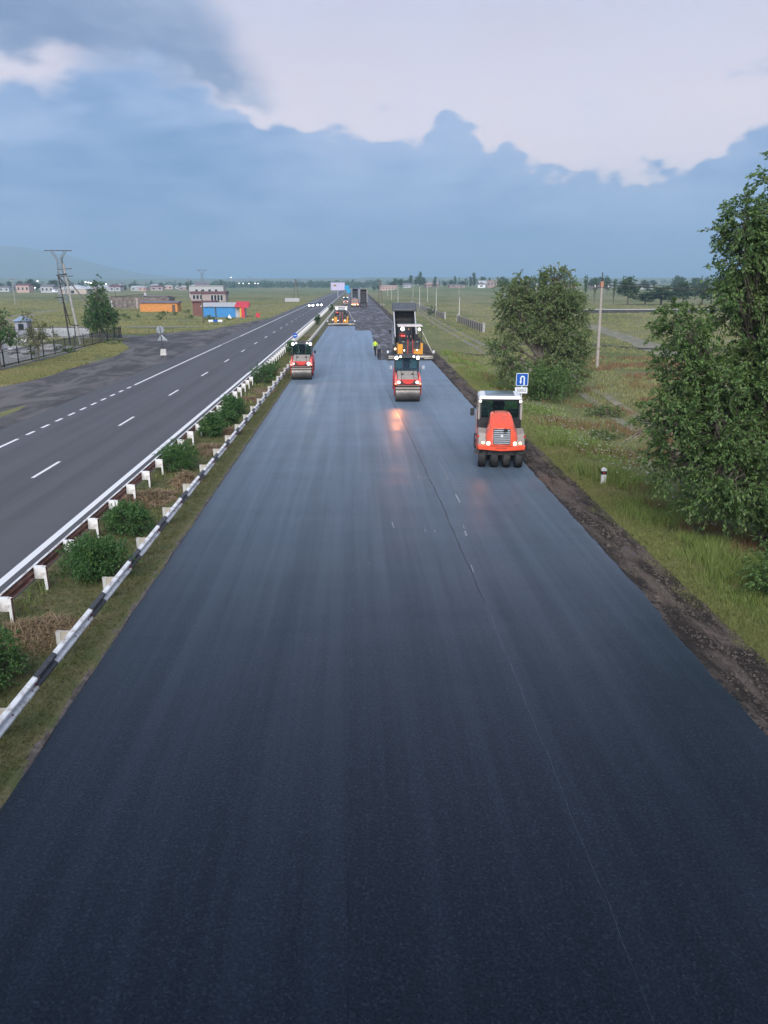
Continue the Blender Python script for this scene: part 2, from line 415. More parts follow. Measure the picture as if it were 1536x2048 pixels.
om, nt, q, b, oc = smat('worn_asphalt')
grain = q.noise(oc, 45.0, 3, 0.75); st = q.noise(q.scale(oc, 1.1, 0.02, 1), 1.0, 5, 0.6)
blot = q.noise(oc, 0.25, 5, 0.6, 0.6)
c = q.mix(q.mr(grain, 0.3, 0.7), (0.076, 0.077, 0.086), (0.118, 0.119, 0.130))
c = q.mix(q.mr(st, 0.42, 0.62, 0.0, 0.5), c, (0.066, 0.064, 0.068)); c = q.mix(q.mr(blot, 0.5, 0.7, 0.0, 0.35), c, (0.112, 0.108, 0.108))
nt.links.new(c, b.inputs['Base Color']); b.inputs['Roughness'].default_value = 0.78; b.inputs['Specular IOR Level'].default_value = 0.3
nt.links.new(q.bump(grain, 0.4, 0.004), b.inputs['Normal'])

mm, nt, q, b, oc = smat('tack_coated_asphalt')
st = q.noise(q.scale(oc, 0.7, 0.06, 1), 1.0, 6, 0.65, 0.8); bl = q.noise(q.scale(oc, 0.6, 0.12, 1, (3, 0, 0)), 1.0, 6, 0.6, 1.2)
c = q.mix(q.mr(st, 0.4, 0.6), (0.04, 0.034, 0.034), (0.075, 0.066, 0.066)); c = q.mix(q.mr(bl, 0.52, 0.66, 0.0, 0.8), c, (0.16, 0.165, 0.18))
nt.links.new(c, b.inputs['Base Color']); nt.links.new(q.mr(bl, 0.4, 0.65, 0.7, 0.42), b.inputs['Roughness'])

dm, nt, q, b, oc = smat('shoulder_dirt')
n1_ = q.noise(q.scale(oc, 1.6, 0.35, 1), 1.0, 7, 0.65, 0.6); n2_ = q.noise(oc, 6.0, 6, 0.7); n3_ = q.noise(oc, 40.0, 3, 0.7)
c = q.mix(q.mr(n1_, 0.42, 0.6), (0.028, 0.022, 0.019), (0.125, 0.098, 0.082)); c = q.mix(q.mr(n2_, 0.5, 0.72, 0.0, 0.6), c, (0.020, 0.017, 0.015))
c = q.mix(q.mr(n3_, 0.55, 0.75, 0.0, 0.5), c, (0.15, 0.128, 0.108)); 
nt.links.new(c, b.inputs['Base Color']); b.inputs['Roughness'].default_value = 0.95; b.inputs['Specular IOR Level'].default_value = 0.2
nt.links.new(q.bump(q.m('ADD', n2_, q.m('MULTIPLY', n3_, 0.4)), 0.9, 0.05), b.inputs['Normal'])

cm_, nt, q, b, oc = smat('cinder_apron')
n1_ = q.noise(q.scale(oc, 0.35, 0.12, 1), 1.0, 7, 0.65, 1.2); n2_ = q.noise(oc, 9.0, 5, 0.7)
c = q.mix(q.mr(n1_, 0.4, 0.62), (0.046, 0.043, 0.045), (0.13, 0.118, 0.115)); c = q.mix(q.mr(n2_, 0.5, 0.72, 0.0, 0.5), c, (0.04, 0.038, 0.04))
nt.links.new(c, b.inputs['Base Color']); b.inputs['Roughness'].default_value = 0.92; nt.links.new(q.bump(n2_, 0.6, 0.03), b.inputs['Normal'])
tm, nt, q, b, oc = smat('track_dust')
n1_ = q.noise(oc, 0.5, 6, 0.65, 0.8); c = q.mix(q.mr(n1_, 0.35, 0.65), (0.16, 0.145, 0.11), (0.27, 0.24, 0.195)); c = q.mix(q.mr(q.noise(oc, 0.9, 6, 0.7), 0.42, 0.62, 0.0, 0.9), c, (0.13, 0.14, 0.065))
nt.links.new(c, b.inputs['Base Color']); b.inputs['Roughness'].default_value = 0.95
bm_, nt, q, b, oc = smat('median_soil')
n1_ = q.noise(oc, 1.2, 6, 0.65, 0.5); c = q.mix(q.mr(n1_, 0.38, 0.62), (0.085, 0.10, 0.036), (0.15, 0.13, 0.062)); c = q.mix(q.mr(q.noise(oc, 14.0, 5, 0.7), 0.45, 0.7, 0.0, 0.7), c, (0.05, 0.055, 0.024))
c = q.mix(q.mr(q.noise(oc, 0.35, 4, 0.6), 0.58, 0.7, 0.0, 0.7), c, (0.19, 0.12, 0.075))
nt.links.new(c, b.inputs['Base Color']); b.inputs['Roughness'].default_value = 0.95; nt.links.new(q.bump(q.noise(oc, 22.0, 4, 0.7), 0.8, 0.03), b.inputs['Normal'])
paint, nt, q, b, oc = smat('road_paint')
n1_ = q.noise(oc, 7.0, 6, 0.7); c = q.mix(q.mr(n1_, 0.58, 0.74, 0.0, 0.55), (0.74, 0.74, 0.74), (0.25, 0.25, 0.26)); nt.links.new(c, b.inputs['Base Color']); b.inputs['Roughness'].default_value = 0.7

# left carriageway with its markings
mb = MB()
for y0, y1 in ((-40, 60), (60, 200), (200, 1800)): mb.box(-19.9, -8.95, y0, y1, -0.25, 0.0)
mb = MB(); mb.box(-19.9, -8.95, -40, 1800, -0.25, 0.0)
left_road = struct('road', mb, om, 'worn grey carriageway with dashed lane line, open to traffic')
def sheet(name, x0, x1, y0, y1, parent, z=0.004, m=paint):
    me = MB().add([(x0, y0, z), (x1, y0, z), (x1, y1, z), (x0, y1, z)], [(0, 1, 2, 3)]).mesh(name, m); return put(name, me, parent)
dash_me = MB().add([(-0.075, 0, 0), (0.075, 0, 0), (0.075, 3.1, 0), (-0.075, 3.1, 0)], [(0, 1, 2, 3)]).mesh('lane_dash', paint)
for k in range(-1, 40): put('lane_dash', dash_me, left_road, loc=(-13.65, 31.9 + 12.35 * k, 0.004))
sheet('edge_line', -9.90, -9.66, -40, 1500, left_road)
sd_me = MB().add([(-0.09, 0, 0), (0.09, 0, 0), (0.09, 1.05, 0), (-0.09, 1.05, 0)], [(0, 1, 2, 3)]).mesh('edge_dash', paint)
for y0, y1 in ((-40, 40.5), (62.8, 105), (121, 1500)): sheet('outer_line', -17.9, -17.72, y0, y1, left_road)
for k in range(10): put('edge_dash', sd_me, left_road, loc=(-17.81, 41.6 + 2.12 * k, 0.004))
for k in range(7): put('edge_dash', sd_me, left_road, loc=(-17.81, 106 + 2.12 * k, 0.004))

# carriageway under repair: the old coated surface and the new mat in three strips
mb = MB(); mb.box(-5.58, 8.5, -40, 1800, -0.3, -0.055); struct('old_road', mb, mm, 'old coated roadway waiting for new asphalt beyond the paving machines')
def wig(y, a, wl, ph=0): return a * (math.sin(y * 6.28 / wl + ph) + 0.6 * math.sin(y * 6.28 / wl * 2.7 + ph * 2) + 0.4 * math.sin(y * 6.28 / wl * 6.1 + 1))
def xl(y): return -5.60 + 0.0022 * max(0, y - 20) + wig(y, 0.012, 2.3)
def xr(y): return (7.50 + 0.0075 * max(0, min(60, y - 20)) - (0.13 * max(0, min(1, (17.4 - y) / 0.5))) + wig(y, 0.016, 1.9, 2))
SEAM = [(2.2, 62), (2.45, 54), (2.68, 47.4), (2.91, 36.4), (2.99, 31.8), (3.12, 27.2), (3.13, 24.2), (3.20, 20.1), (3.24, 17.1), (3.25, 12), (3.22, 0), (3.2, -40)][::-1]
def xsm(y): return float(np.interp(y, [p[1] for p in SEAM] + [140], [p[0] for p in SEAM] + [2.6])) + wig(y, 0.012, 3.1, 4)
XC = -0.17
def strip(fl, fr_, ylim, label):
    ys_ = list(np.arange(-40, 4, 4.0)) + list(np.arange(4, 40, 0.35)) + list(np.arange(40, ylim, 1.2)) + [ylim]
    mb = MB(); n = len(ys_); T = 0.0
    rows = [[(fl(y) + .002, y, -0.06), (fl(y) + .001, y, T - 0.002), (fl(y) + 0.004, y, T), (fr_(y) - 0.004, y, T), (fr_(y) - .001, y, T - 0.002), (fr_(y) - .002, y, -0.06)] for y in ys_]
    for i in range(n - 1):
        mb.add(rows[i] + rows[i + 1], [(k, k + 1, k + 7, k + 6) for k in range(5)])
    mb.add(rows[-1], [(0, 1, 2, 3, 4, 5)])
    return struct('new_asphalt', mb, am, label, smooth=0)
a_l = strip(xl, lambda y: XC - 0.001 + wig(y, .006, 5.1) , 150.9, 'fresh dark asphalt strip beside the median')
a_m = strip(lambda y: XC + 0.001 + wig(y, .006, 5.1), lambda y: xsm(y) - 0.001, 136, 'fresh dark asphalt strip between the two paving joints')
a_r = strip(lambda y: xsm(y) + 0.001, xr, 83.0, 'fresh dark asphalt strip beside the dirt shoulder')
# raised bead along the wandering joint
bead, nt, q, b, oc = smat('joint_bead'); c = q.mix(q.noise(oc, 20, 4), (0.014, 0.018, 0.026), (0.034, 0.040, 0.052)); nt.links.new(c, b.inputs['Base Color']); b.inputs['Roughness'].default_value = 0.5
mb = MB(); ys_ = list(np.arange(18, 62, 0.4))
rows = []
for y in ys_:
    x = xsm(y); w = 0.015 + 0.006 * math.sin(y * 3.7); rows.append([(x - w, y, 0.001), (x - w * 0.3, y, 0.006 + 0.002 * math.sin(y * 9)), (x + w * 0.5, y, 0.005), (x + w * 1.3, y, 0.001)])
for i in range(len(rows) - 1): mb.add(rows[i] + rows[i + 1], [(k, k + 1, k + 5, k + 4) for k in range(3)])
mb.build('joint_bead', bead, a_r)
# chalk marks and scratches of the surveyors
chalk = mat('chalk', (0.30, 0.31, 0.34), 0.9, var=0.2, scale=8)
def mark(x0, y0, x1, y1, w, par=a_r):
    d = Vector((x1 - x0, y1 - y0)).normalized(); n = Vector((-d.y, d.x)) * w / 2
    MB().add([(x0 - n.x, y0 - n.y, 0.005), (x1 - n.x, y1 - n.y, 0.005), (x1 + n.x, y1 + n.y, 0.005), (x0 + n.x, y0 + n.y, 0.005)], [(0, 1, 2, 3)]).build('chalk_mark', chalk, par)
def pmark(p0, p1, w, par=a_r): a = at(*p0); b_ = at(*p1); mark(a[0], a[1], b_[0], b_[1], w, par)
for k in range(13):
    t0, t1 = k / 13, (k + rnd.uniform(0.3, 0.6)) / 13
    A, Bp = (858, 838), (874, 915); pmark((A[0] + (Bp[0] - A[0]) * t0, A[1] + (Bp[1] - A[1]) * t0), (A[0] + (Bp[0] - A[0]) * t1, A[1] + (Bp[1] - A[1]) * t1), 0.022)
for p0, p1, w in (((876, 920), (897, 959), 0.022), ((899, 962), (930, 964), 0.03), ((911, 988), (920, 1005), 0.05), ((926, 1050), (929, 1058), 0.025), ((930, 1062), (933, 1072), 0.05), ((942, 1130), (947, 1144), 0.025), ((890, 959), (897, 960), 0.05), ((905, 968), (911, 980), 0.012)): pmark(p0, p1, w)
for p0, p1, w in (((836, 952), (838, 957), 0.03), ((843, 954), (846, 958), 0.03), ((850, 955), (853, 958), 0.03), ((857, 956), (860, 959), 0.02), ((849, 1058), (852, 1064), 0.025), ((868, 1059), (871, 1065), 0.03), ((784, 1044), (788, 1056), 0.03), ((735, 1125), (740, 1127), 0.02)): pmark(p0, p1, w, a_m)

# median strip
def mz(x, y): return 0.055 + 0.03 * lumps(x * 3, y * 3, 4) + 0.03 * np.sin((x + 9.0) / 3.4 * 3.14)
def mzf(X, Y):
    z = mz(X, Y); z = np.where(X < -8.9, -0.1, z); z = np.where(X > -5.66, 0.01, z); z = np.where(X > -5.60, -0.1, z); return z
mx = np.array([-9.0, -8.85] + list(np.arange(-8.5, -5.75, 0.3)) + [-5.72, -5.66, -5.56])
my = np.concatenate([np.arange(-20, 60, 0.3), np.arange(60, 200, 1.0), np.arange(200, 801, 20.0)])
me = grid_mesh('median', mx, my, mzf, bm_)
# follow the drift of the asphalt edge
co = np.zeros(len(me.vertices) * 3, np.float32); me.vertices.foreach_get('co', co); co = co.reshape(-1, 3)
co[:, 0] += np.where(co[:, 0] > -5.9, 0.0022 * np.clip(co[:, 1] - 20, 0, 140) + 0.012 * np.sin(co[:, 1] * 1.3) + 0.012 * np.sin(co[:, 1] * 3.1), 0); me.vertices.foreach_set('co', co.ravel())
tag(put('median', me), 'grassed median strip between the two carriageways', kind='structure')
crumb = mat('edge_crumbs', (0.12, 0.10, 0.088), 0.95, var=0.45, scale=9, bump=0.8, bscale=25, dirt=(0.05, 0.045, 0.04), damt=0.8)
mb = MB(); ys_ = list(np.arange(6, 150, 0.25)); rows = []
for y in ys_:
    x = xl(y); w = 0.10 + 0.06 * rnd.random(); rows.append([(x - w - 0.03, y, 0.05), (x - w * 0.5, y, 0.035 + 0.03 * rnd.random()), (x - 0.012, y, 0.012), (x + 0.004 - 0.02 * rnd.random(), y, -0.02)])
for i in range(len(rows) - 1): mb.add(rows[i] + rows[i + 1], [(k, k + 1, k + 5, k + 4) for k in range(3)])
struct('verge_edge', mb, crumb, 'crumbly strip of soil along the median edge of the new asphalt')

# dirt shoulder on the right
def shz(X, Y):
    z = -0.03 - 0.012 * (X - 7.5) + 0.028 * lumps(X * 5, Y * 2, 3) + 0.02 * lumps(X * 9, Y * 7, 3)
    return np.where(X < 7.3, -0.12, np.where(X > 8.9, -0.3, z))
shx = np.concatenate([[7.1, 7.32], np.arange(7.42, 8.92, 0.09), [9.05]]); shy = np.concatenate([np.arange(4, 50, 0.14), np.arange(50, 110, 0.5), np.arange(110, 801, 15.0)])
me = grid_mesh('shoulder', shx, shy, shz, dm); co = np.zeros(len(me.vertices) * 3, np.float32); me.vertices.foreach_get('co', co); co = co.reshape(-1, 3)
co[:, 0] += 0.0085 * np.clip(co[:, 1] - 20, 0, 70); me.vertices.foreach_set('co', co.ravel())
tag(put('shoulder', me), 'bare dark dirt shoulder between the new asphalt and the grass', kind='structure')
def shoulder_edge(y): return 8.78 + 0.012 * np.clip(y - 16, 0, 40) + 0.16 * np.sin(y * 0.9) + 0.12 * np.sin(y * 2.3) + 0.07 * np.sin(y * 5.9)

# flat sheets lying on the plain
def area(name, poly, m, label, z=0.02, sub=2.0):
    """a sheet over the ground inside a polygon, following the ground"""
    P = [Vector((p[0], p[1])) for p in poly]; n = len(P)
    dense = []
    for i in range(n):
        a, b_ = P[i], P[(i + 1) % n]; k = max(1, int((b_ - a).length / sub))
        for j in range(k):
            t = j / k; w = a.lerp(b_, t); dense.append((w.x + rnd.uniform(-.12, .12), w.y + rnd.uniform(-.2, .2)))
    mb = MB(); mb.add([(x, y, float(gz(x, y)) + z) for x, y in dense], [tuple(range(len(dense)))])
    return struct(name, mb, m, label)
def trail(name, pts, w, m, label, z=0.03):
    mb = MB(); P = [Vector((p[0], p[1])) for p in pts]; dense = []
    for i in range(len(P) - 1):
        k = max(1, int((P[i + 1] - P[i]).length / 2.0)); dense += [P[i].lerp(P[i + 1], j / k) for j in range(k)]
    dense.append(P[-1]); rows = []
    for i, p in enumerate(dense):
        t = (dense[min(i + 1, len(dense) - 1)] - dense[max(0, i - 1)]).normalized(); nrm = Vector((t.y, -t.x))
        ww = w * (0.5 + rnd.uniform(-.07, .07)); rows.append([(p.x + nrm.x * s_ * ww, p.y + nrm.y * s_ * ww, float(gz(p.x + nrm.x * s_ * ww, p.y + nrm.y * s_ * ww)) + z) for s_ in (-1, -.33, .33, 1)])
    for i in range(len(rows) - 1): mb.add(rows[i] + rows[i + 1], [(k, k + 1, k + 5, k + 4) for k in range(3)])
    return struct(name, mb, m, label)
# one long apron, cut in convex-ish bites so the fan stays flat
AP = [(-19.7, -40), (-19.7, 190), (-21.5, 176), (-25.5, 140), (-33, 129), (-33.2, 112), (-28.5, 100), (-27.2, 90), (-27.4, 77), (-27.2, 68), (-28.3, 61), (-30, 50), (-31, -40)]
area('roadside_apron', AP, cm_, 'dark cinder apron beside the worn carriageway', 0.06)
trail('side_road', [(-30, 120.5), (-50, 128), (-90, 133), (-170, 150)], 6.0, cm_, 'cinder side road leaving the apron past the fenced yard')
trail('farm_road', [(-25, 152), (-45, 150), (-60, 150), (-72, 168), (-83, 200), (-92, 240), (-80, 262), (-60, 268)], 6.0, tm, 'pale dirt road bending across the field behind the yard')
DT = [(17.0, 30), (17.3, 46.9), (18.4, 60), (17.9, 90), (16.8, 97.5), (17.2, 125), (17.6, 170), (19.6, 230), (21, 330)]
trail('dirt_track', [(x - 0.75, y) for x, y in DT], 0.75, tm, 'wheel rut of a pale dirt track along the field fence, road side'); trail('dirt_track', [(x + 0.85, y) for x, y in DT], 0.75, tm, 'wheel rut of a pale dirt track along the field fence, fence side')
trail('dirt_spur', [(8.2, 95.5), (12, 94.8), (17, 94.2)], 2.2, dm, 'short brown spur joining the dirt track to the road', 0.06)
trail('gravel_lane', [(52, 200), (46, 147), (41.5, 112), (39, 100), (37, 60)], 3.6, tm, 'pale gravel lane crossing the field behind the concrete pole')
trail('brown_lane', [(20, 112), (34, 108), (38, 103), (70, 100), (110, 104)], 2.6, dm, 'brown earth lane crossing the field behind the trees', 0.045)
# the overpass we stand on: its deck shades the road in front
conc = mat('bridge_concrete', (0.30, 0.29, 0.28), 0.85, var=0.2, bump=0.3)
mb = MB(); mb.box(-40, 40, -11.0, -0.5, 5.5, 6.25); mb.box(-40, 40, -0.75, -0.5, 6.25, 7.2); mb.box(-40, 40, -11, -10.75, 6.25, 7.2)
mb.box(-7.6, -7.0, -9, -2.5, -0.1, 5.5); mb.box(11.0, 11.6, -9, -2.5, -0.3, 5.5); mb.box(-22.5, -21.9, -9, -2.5, -0.1, 5.5)
struct('overpass', mb, conc, 'concrete road overpass with solid parapets spanning both carriageways')
# ================================================================== guardrails on the median
white_p = mat('rail_white', (0.80, 0.80, 0.79), 0.5, var=0.1, scale=5, dirt=(0.30, 0.23, 0.18), damt=0.75, dscale=3.0)
black_p = mat('rail_black', (0.045, 0.05, 0.055), 0.5, var=0.25, scale=6, dirt=(0.14, 0.13, 0.12), damt=0.4)
rust_p = mat('rail_rust', (0.20, 0.085, 0.055), 0.75, var=0.35, scale=4, bump=0.2, dirt=(0.36, 0.24, 0.19), damt=0.7, dscale=1.6)
post_w = mat('post_grey_white', (.50, .50, .47), .6, var=.15, dirt=(.28, .22, .17), damt=.7, dscale=3)
cream_p = mat('spacer_cream', (.48, .43, .35), .7, var=.2, dirt=(.3, .24, .18), damt=.6)
red_p = mat('red_reflector', (0.55, 0.03, 0.02), 0.3, var=0.1)
PROF = [(0.0, -.158), (.012, -.152), (.072, -.118), (.080, -.100), (.080, -.070), (.068, -.052), (.006, -.018), (.006, .018), (.068, .052), (.080, .070), (.080, .100), (.072, .118), (.012, .152), (.0, .158)]
def rail_mesh(L, cuts, mats, back=0, lap=0.07):
    """W-beam along +y; cuts: [(y0,y1,slot)]; the far end lies over the next section"""
    mb = MB(); n = len(PROF)
    for y0, y1, sl in cuts:
        rings = []
        for y in (y0, y1):
            off = -0.012 + 0.012 * y / L
            rings.append([(u + off, y, v) for u, v in PROF] + [(u + off - 0.005, y, v * 0.985) for u, v in reversed(PROF)])
        o = len(mb.v)
        mb.loft(rings, sl, caps=True)
        k = len(mb.m) - 2 - 2 * n
        if back is not None:
            for i in range(n, 2 * n - 1): mb.m[k + i] = back
    return mb.mesh('rail_section', mats)
PER, RX, RZ = 3.15, -6.14, 0.60
gr = thing('guardrail', 'black and white striped steel guardrail on the median beside the new asphalt', 'guardrail', (0, 0, 0))
rs = rail_mesh(PER, [(0, 1.05, 1), (1.05, PER + 0.06, 0)], [white_p, black_p, rust_p], back=0)
pm = MB(); pm.box(-0.35, -0.25, -0.045, -0.03, -0.75, 0.10); pm.box(-0.35, -0.335, -0.045, 0.045, -0.75, 0.10); pm.box(-0.35, -0.25, 0.03, 0.045, -0.75, 0.10); pm = pm.mesh('post', post_w)
sm = MB(); sm.box(-0.25, 0.0, -0.03, 0.03, -0.14, 0.10); sm = sm.mesh('spacer_block', cream_p)
rf = MB(); rf.add([(0.075, -0.05, -0.035), (0.02, 0.02, -0.03), (0.02, 0.02, 0.03), (0.075, -0.05, 0.035)], [(0, 1, 2, 3)]); rf.box(0.005, 0.03, 0.02, 0.03, -0.03, 0.03); rf = rf.mesh('reflector', red_p)
bo = MB(); [bo.cyl((.055, yy, zz), (.082, yy, zz), .017, .017, 6) for yy, zz in ((.12, .085), (.12, -.085), (2.1, .0), (3.05, .085), (3.05, -.085), (2.95, 0.0))]; bo = bo.mesh('bolt_row', rust_p)
for k in range(-2, 72):
    y = 13.17 + PER * k
    o = put('rail_section', rs, gr, loc=(RX + 0.0016 * max(0, y - 20), y, RZ)); x = o.location.x
    p = put('post', pm, gr, loc=(x, y + 2.15, RZ)); put('spacer_block', sm, p)
    p.rotation_euler = (0, rnd.uniform(-.02, .02), rnd.uniform(-.04, .04))
    if k < 16: put('bolt_row', bo, o, kind='stuff')
    if k < 12: put('reflector', rf, gr, loc=(x + 0.0, y + 0.05, RZ))
# the opposite rail, its rusty back towards us
gl = thing('guardrail', 'rusty-backed steel guardrail with white posts on the median beside the worn carriageway', 'guardrail', (0, 0, 0))
LS = 4.24
ls = rail_mesh(LS, [(0, LS + 0.06, 0)], [white_p, black_p, rust_p], back=2)
pm2 = MB(); pm2.box(0.02, 0.10, -0.045, -0.035, -0.72, 0.16); pm2.box(0.088, 0.10, -0.045, 0.045, -0.72, 0.16, 1); pm2.box(0.02, 0.10, 0.035, 0.045, -0.72, 0.16); pm2 = pm2.mesh('post', [white_p, rust_p])
sp2 = MB(); sp2.box(-0.22, 0.02, -0.05, -0.038, -0.17, 0.16); sp2.box(-0.22, 0.02, 0.038, 0.05, -0.17, 0.16); sp2.box(-0.22, 0.02, -0.05, 0.05, 0.16, 0.17); sp2 = sp2.mesh('spacer_block', white_p)
cp2 = MB(); cp2.box(-0.055, -0.005, 0, LS, 0.150, 0.162); cp2 = cp2.mesh('top_edge', white_p)
for k in range(-2, 60):
    y = 17.1 + LS * k
    o = put('rail_section', ls, gl, loc=(-8.50, y, 0.58)); o.rotation_euler = (0, 0, math.pi); o.location.y = y + LS
    put('top_edge', cp2, gl, loc=(-8.50, y, 0.58))
    for j in range(2):
        p = put('post', pm2, gl, loc=(-8.27, y + 2.12 * j, 0.58)); put('spacer_block', sp2, p)
        p.rotation_euler = (rnd.uniform(-.03, .03), rnd.uniform(-.02, .02), rnd.uniform(-.06, .06))
# ================================================================== vegetation
bark = mat('bark', (0.115, 0.095, 0.075), 0.9, var=0.4, scale=6, bump=0.6, bscale=18)
pale_bark = mat('pale_bark', (0.34, 0.32, 0.28), 0.9, var=0.35, scale=6, bump=0.5, bscale=18, dirt=(0.12, 0.10, 0.08))
leaf_dark = leafmat('leaf_dark_green', (0.040, 0.092, 0.030), (0.165, 0.255, 0.075), (0.21, 0.26, 0.085))
leaf_olive = leafmat('leaf_olive', (0.066, 0.115, 0.042), (0.22, 0.28, 0.11), (0.27, 0.28, 0.12))
leaf_bush = leafmat('leaf_bush', (0.026, 0.076, 0.026), (0.095, 0.19, 0.055), (0.17, 0.27, 0.07), pscale=1.6)
leaf_yellow = leafmat('leaf_yellowing', (0.07, 0.10, 0.03), (0.20, 0.21, 0.07), (0.25, 0.20, 0.07))
leaf_far = leafmat('leaf_distant', (0.035, 0.075, 0.035), (0.095, 0.145, 0.06), (0.11, 0.145, 0.06), pscale=0.1)
def unit(n):
    v = rng.normal(size=(n, 3)); return v / np.linalg.norm(v, axis=1, keepdims=True)
def leaves_mesh(C, size, mat_, aspect=0.55, droop=0.0, axis=None, jit=0.55):
    """one small folded quad per leaf; axis: the spray each leaf grows along"""
    n = len(C); a = unit(n)
    if axis is not None: a = axis + a * jit
    a[:, 2] -= droop; a /= np.linalg.norm(a, axis=1, keepdims=True)
    b = np.cross(a, unit(n)); b /= np.linalg.norm(b, axis=1, keepdims=True)
    s = (size * rng.uniform(0.55, 1.45, n))[:, None]
    nrm = np.cross(a, b) * s * 0.12
    V = np.stack([C - a * s * .5, C + b * s * aspect * .5 + nrm - a * s * .05, C + a * s * .5, C - b * s * aspect * .5 + nrm - a * s * .05], 1).reshape(-1, 3)
    return raw_mesh('foliage', V, np.arange(4 * n).reshape(-1, 4), 4, mat_)
def clumps(lobes, nclump, bias=0.45):
    vol = np.array([l[3] * l[4] * l[5] for l in lobes]) ** 0.8; idx = rng.choice(len(lobes), nclump, p=vol / vol.sum())
    L = np.array(lobes)[idx]; r = rng.uniform(0.05, 1, nclump) ** bias; u = unit(nclump)
    return idx, L[:, :3] + u * L[:, 3:6] * r[:, None], u
def crown_points(lobes, nclump, per, sig, bias=0.45):
    idx, cc, u = clumps(lobes, nclump, bias); cs = sig * rng.uniform(0.55, 1.3, nclump)
    k = np.repeat(np.arange(nclump), rng.poisson(per, nclump))
    pts = cc[k] + np.clip(rng.normal(size=(len(k), 3)), -1.7, 1.7) * cs[k][:, None] * np.array([1, 1, 0.75])
    return idx, cc, pts
def sprays(lobes, nclump, per, sig, bias=0.45, droop=0.35, nsp=6):
    """clumps of leafy shoots: leaves sit along thin shoots that leave each clump outwards and bend down"""
    idx, cc, u = clumps(lobes, nclump, bias); m = nclump * nsp
    d = unit(m) * 0.9 + np.repeat(u, nsp, 0) * 0.7; d[:, 2] += 0.15; d /= np.linalg.norm(d, axis=1, keepdims=True)
    ln = sig * rng.uniform(0.8, 2.6, m); base = np.repeat(cc, nsp, 0) + rng.normal(size=(m, 3)) * sig * .25
    cnt = rng.poisson(per / nsp * (ln / ln.mean())); k = np.repeat(np.arange(m), cnt); t = rng.uniform(0.08, 1, len(k)) ** 0.8
    pos = base[k] + d[k] * (ln[k] * t)[:, None]; pos[:, 2] -= droop * ln[k] * t * t
    ax = d[k].copy(); ax[:, 2] -= 2 * droop * t; ax /= np.linalg.norm(ax, axis=1, keepdims=True)
    pos += rng.normal(size=pos.shape) * sig * 0.13
    # shoots as slim ribbons of two faces
    tip = base + d * ln[:, None]; tip[:, 2] -= droop * ln; mid = base + d * (ln * .5)[:, None]; mid[:, 2] -= droop * ln * .25
    side = np.cross(d, unit(m)); side /= np.linalg.norm(side, axis=1, keepdims=True); w = (0.007 + 0.01 * sig)
    V = np.stack([base - side * w, base + side * w, mid + side * w * .7, mid - side * w * .7, tip + side * w * .2, tip - side * w * .2], 1).reshape(-1, 3)
    q0 = np.arange(m)[:, None] * 6; Fc = np.concatenate([q0 + np.array([0, 1, 2, 3]), q0 + np.array([3, 2, 4, 5])], 0)
    return idx, cc, pos, ax, (V, Fc)
def limb(p0, p1, sag=0.0, seg=5, wob=0.12):
    p0, p1 = Vector(p0), Vector(p1); L = (p1 - p0).length; out = []
    for i in range(seg + 1):
        t = i / seg; p = p0.lerp(p1, t); p.z += sag * L * math.sin(math.pi * t)
        if 0 < i < seg: p += Vector((rnd.uniform(-1, 1), rnd.uniform(-1, 1), rnd.uniform(-.6, .6))) * wob * L * 0.3
        out.append(p)
    return out
def tree(name, label, loc, lobes, nclump, per, sig, leaf, lmat, bmat, trunk_r, fork=0.35, cat='tree', group=None, twigs=True, dead=0, droop=0.1, bias=0.45, lean=(0, 0), trunks=1):
    t = thing(name, label, cat, loc, rnd.uniform(0, 0.01), group)
    idx, cc, pts, ax, shoots = sprays(lobes, nclump, per, sig, bias)
    keep = pts[:, 2] > 0.03; pts = pts[keep]; ax = ax[keep]
    top = max(l[2] for l in lobes); fz = top * fork
    mb = MB(); mains = []
    for j in range(trunks):
        bx, by = (0, 0) if trunks == 1 else (rnd.uniform(-.35, .35), rnd.uniform(-.35, .35))
        fx, fy = lean[0] * fz + bx * 2, lean[1] * fz + by * 2
        mb.tube([(bx, by, -0.25), (bx * 1.1, by * 1.1, 0.15), (bx * 1.4 + lean[0] * fz * .4, by * 1.4 + lean[1] * fz * .4, fz * .5), (fx, fy, fz)], [trunk_r * 1.35, trunk_r * 1.05, trunk_r * .9, trunk_r * .75], 8)
        mains.append((fx, fy, fz))
    limbs = []
    for i, l in enumerate(lobes):
        m0 = mains[i % len(mains)]
        pl = limb(m0, l[:3], 0.06); limbs.append(pl); mb.tube(pl, [trunk_r * .7 * (1 - 0.75 * k / 5) for k in range(6)], 6, caps=False)
    if twigs:
        for i in range(nclump):
            pl = limbs[idx[i]]; s0 = pl[rnd.randint(2, 5)]
            mb.tube(limb(s0, cc[i], 0.05, 3, 0.2), [trunk_r * .2, trunk_r * .13, trunk_r * .08, trunk_r * .03], 4, caps=False)
    mb.build('trunk', bmat, t)
    cr = put('crown', leaves_mesh(pts, leaf, lmat, droop=droop * .4, axis=ax), t); put('shoots', raw_mesh('shoots', *shoots, 4, bmat), cr, kind='stuff')
    if dead:
        mb = MB()
        for i in range(dead):
            c = cc[rnd.randrange(nclump)]; l = lobes[0]
            p = Vector(c); out = (p - Vector(lobes[idx[0]][:3])); out.z *= .3; out = out.normalized()
            for k in range(5):
                e = p + out * rnd.uniform(.4, 1.1) + Vector((rnd.uniform(-.5, .5), rnd.uniform(-.5, .5), rnd.uniform(-.6, .3)))
                mb.tube(limb(p, e, 0, 3, .25), [.018, .012, .008, .003], 4, caps=False)
        mb.build('dead_twigs', pale_bark, t, kind='stuff')
    return t
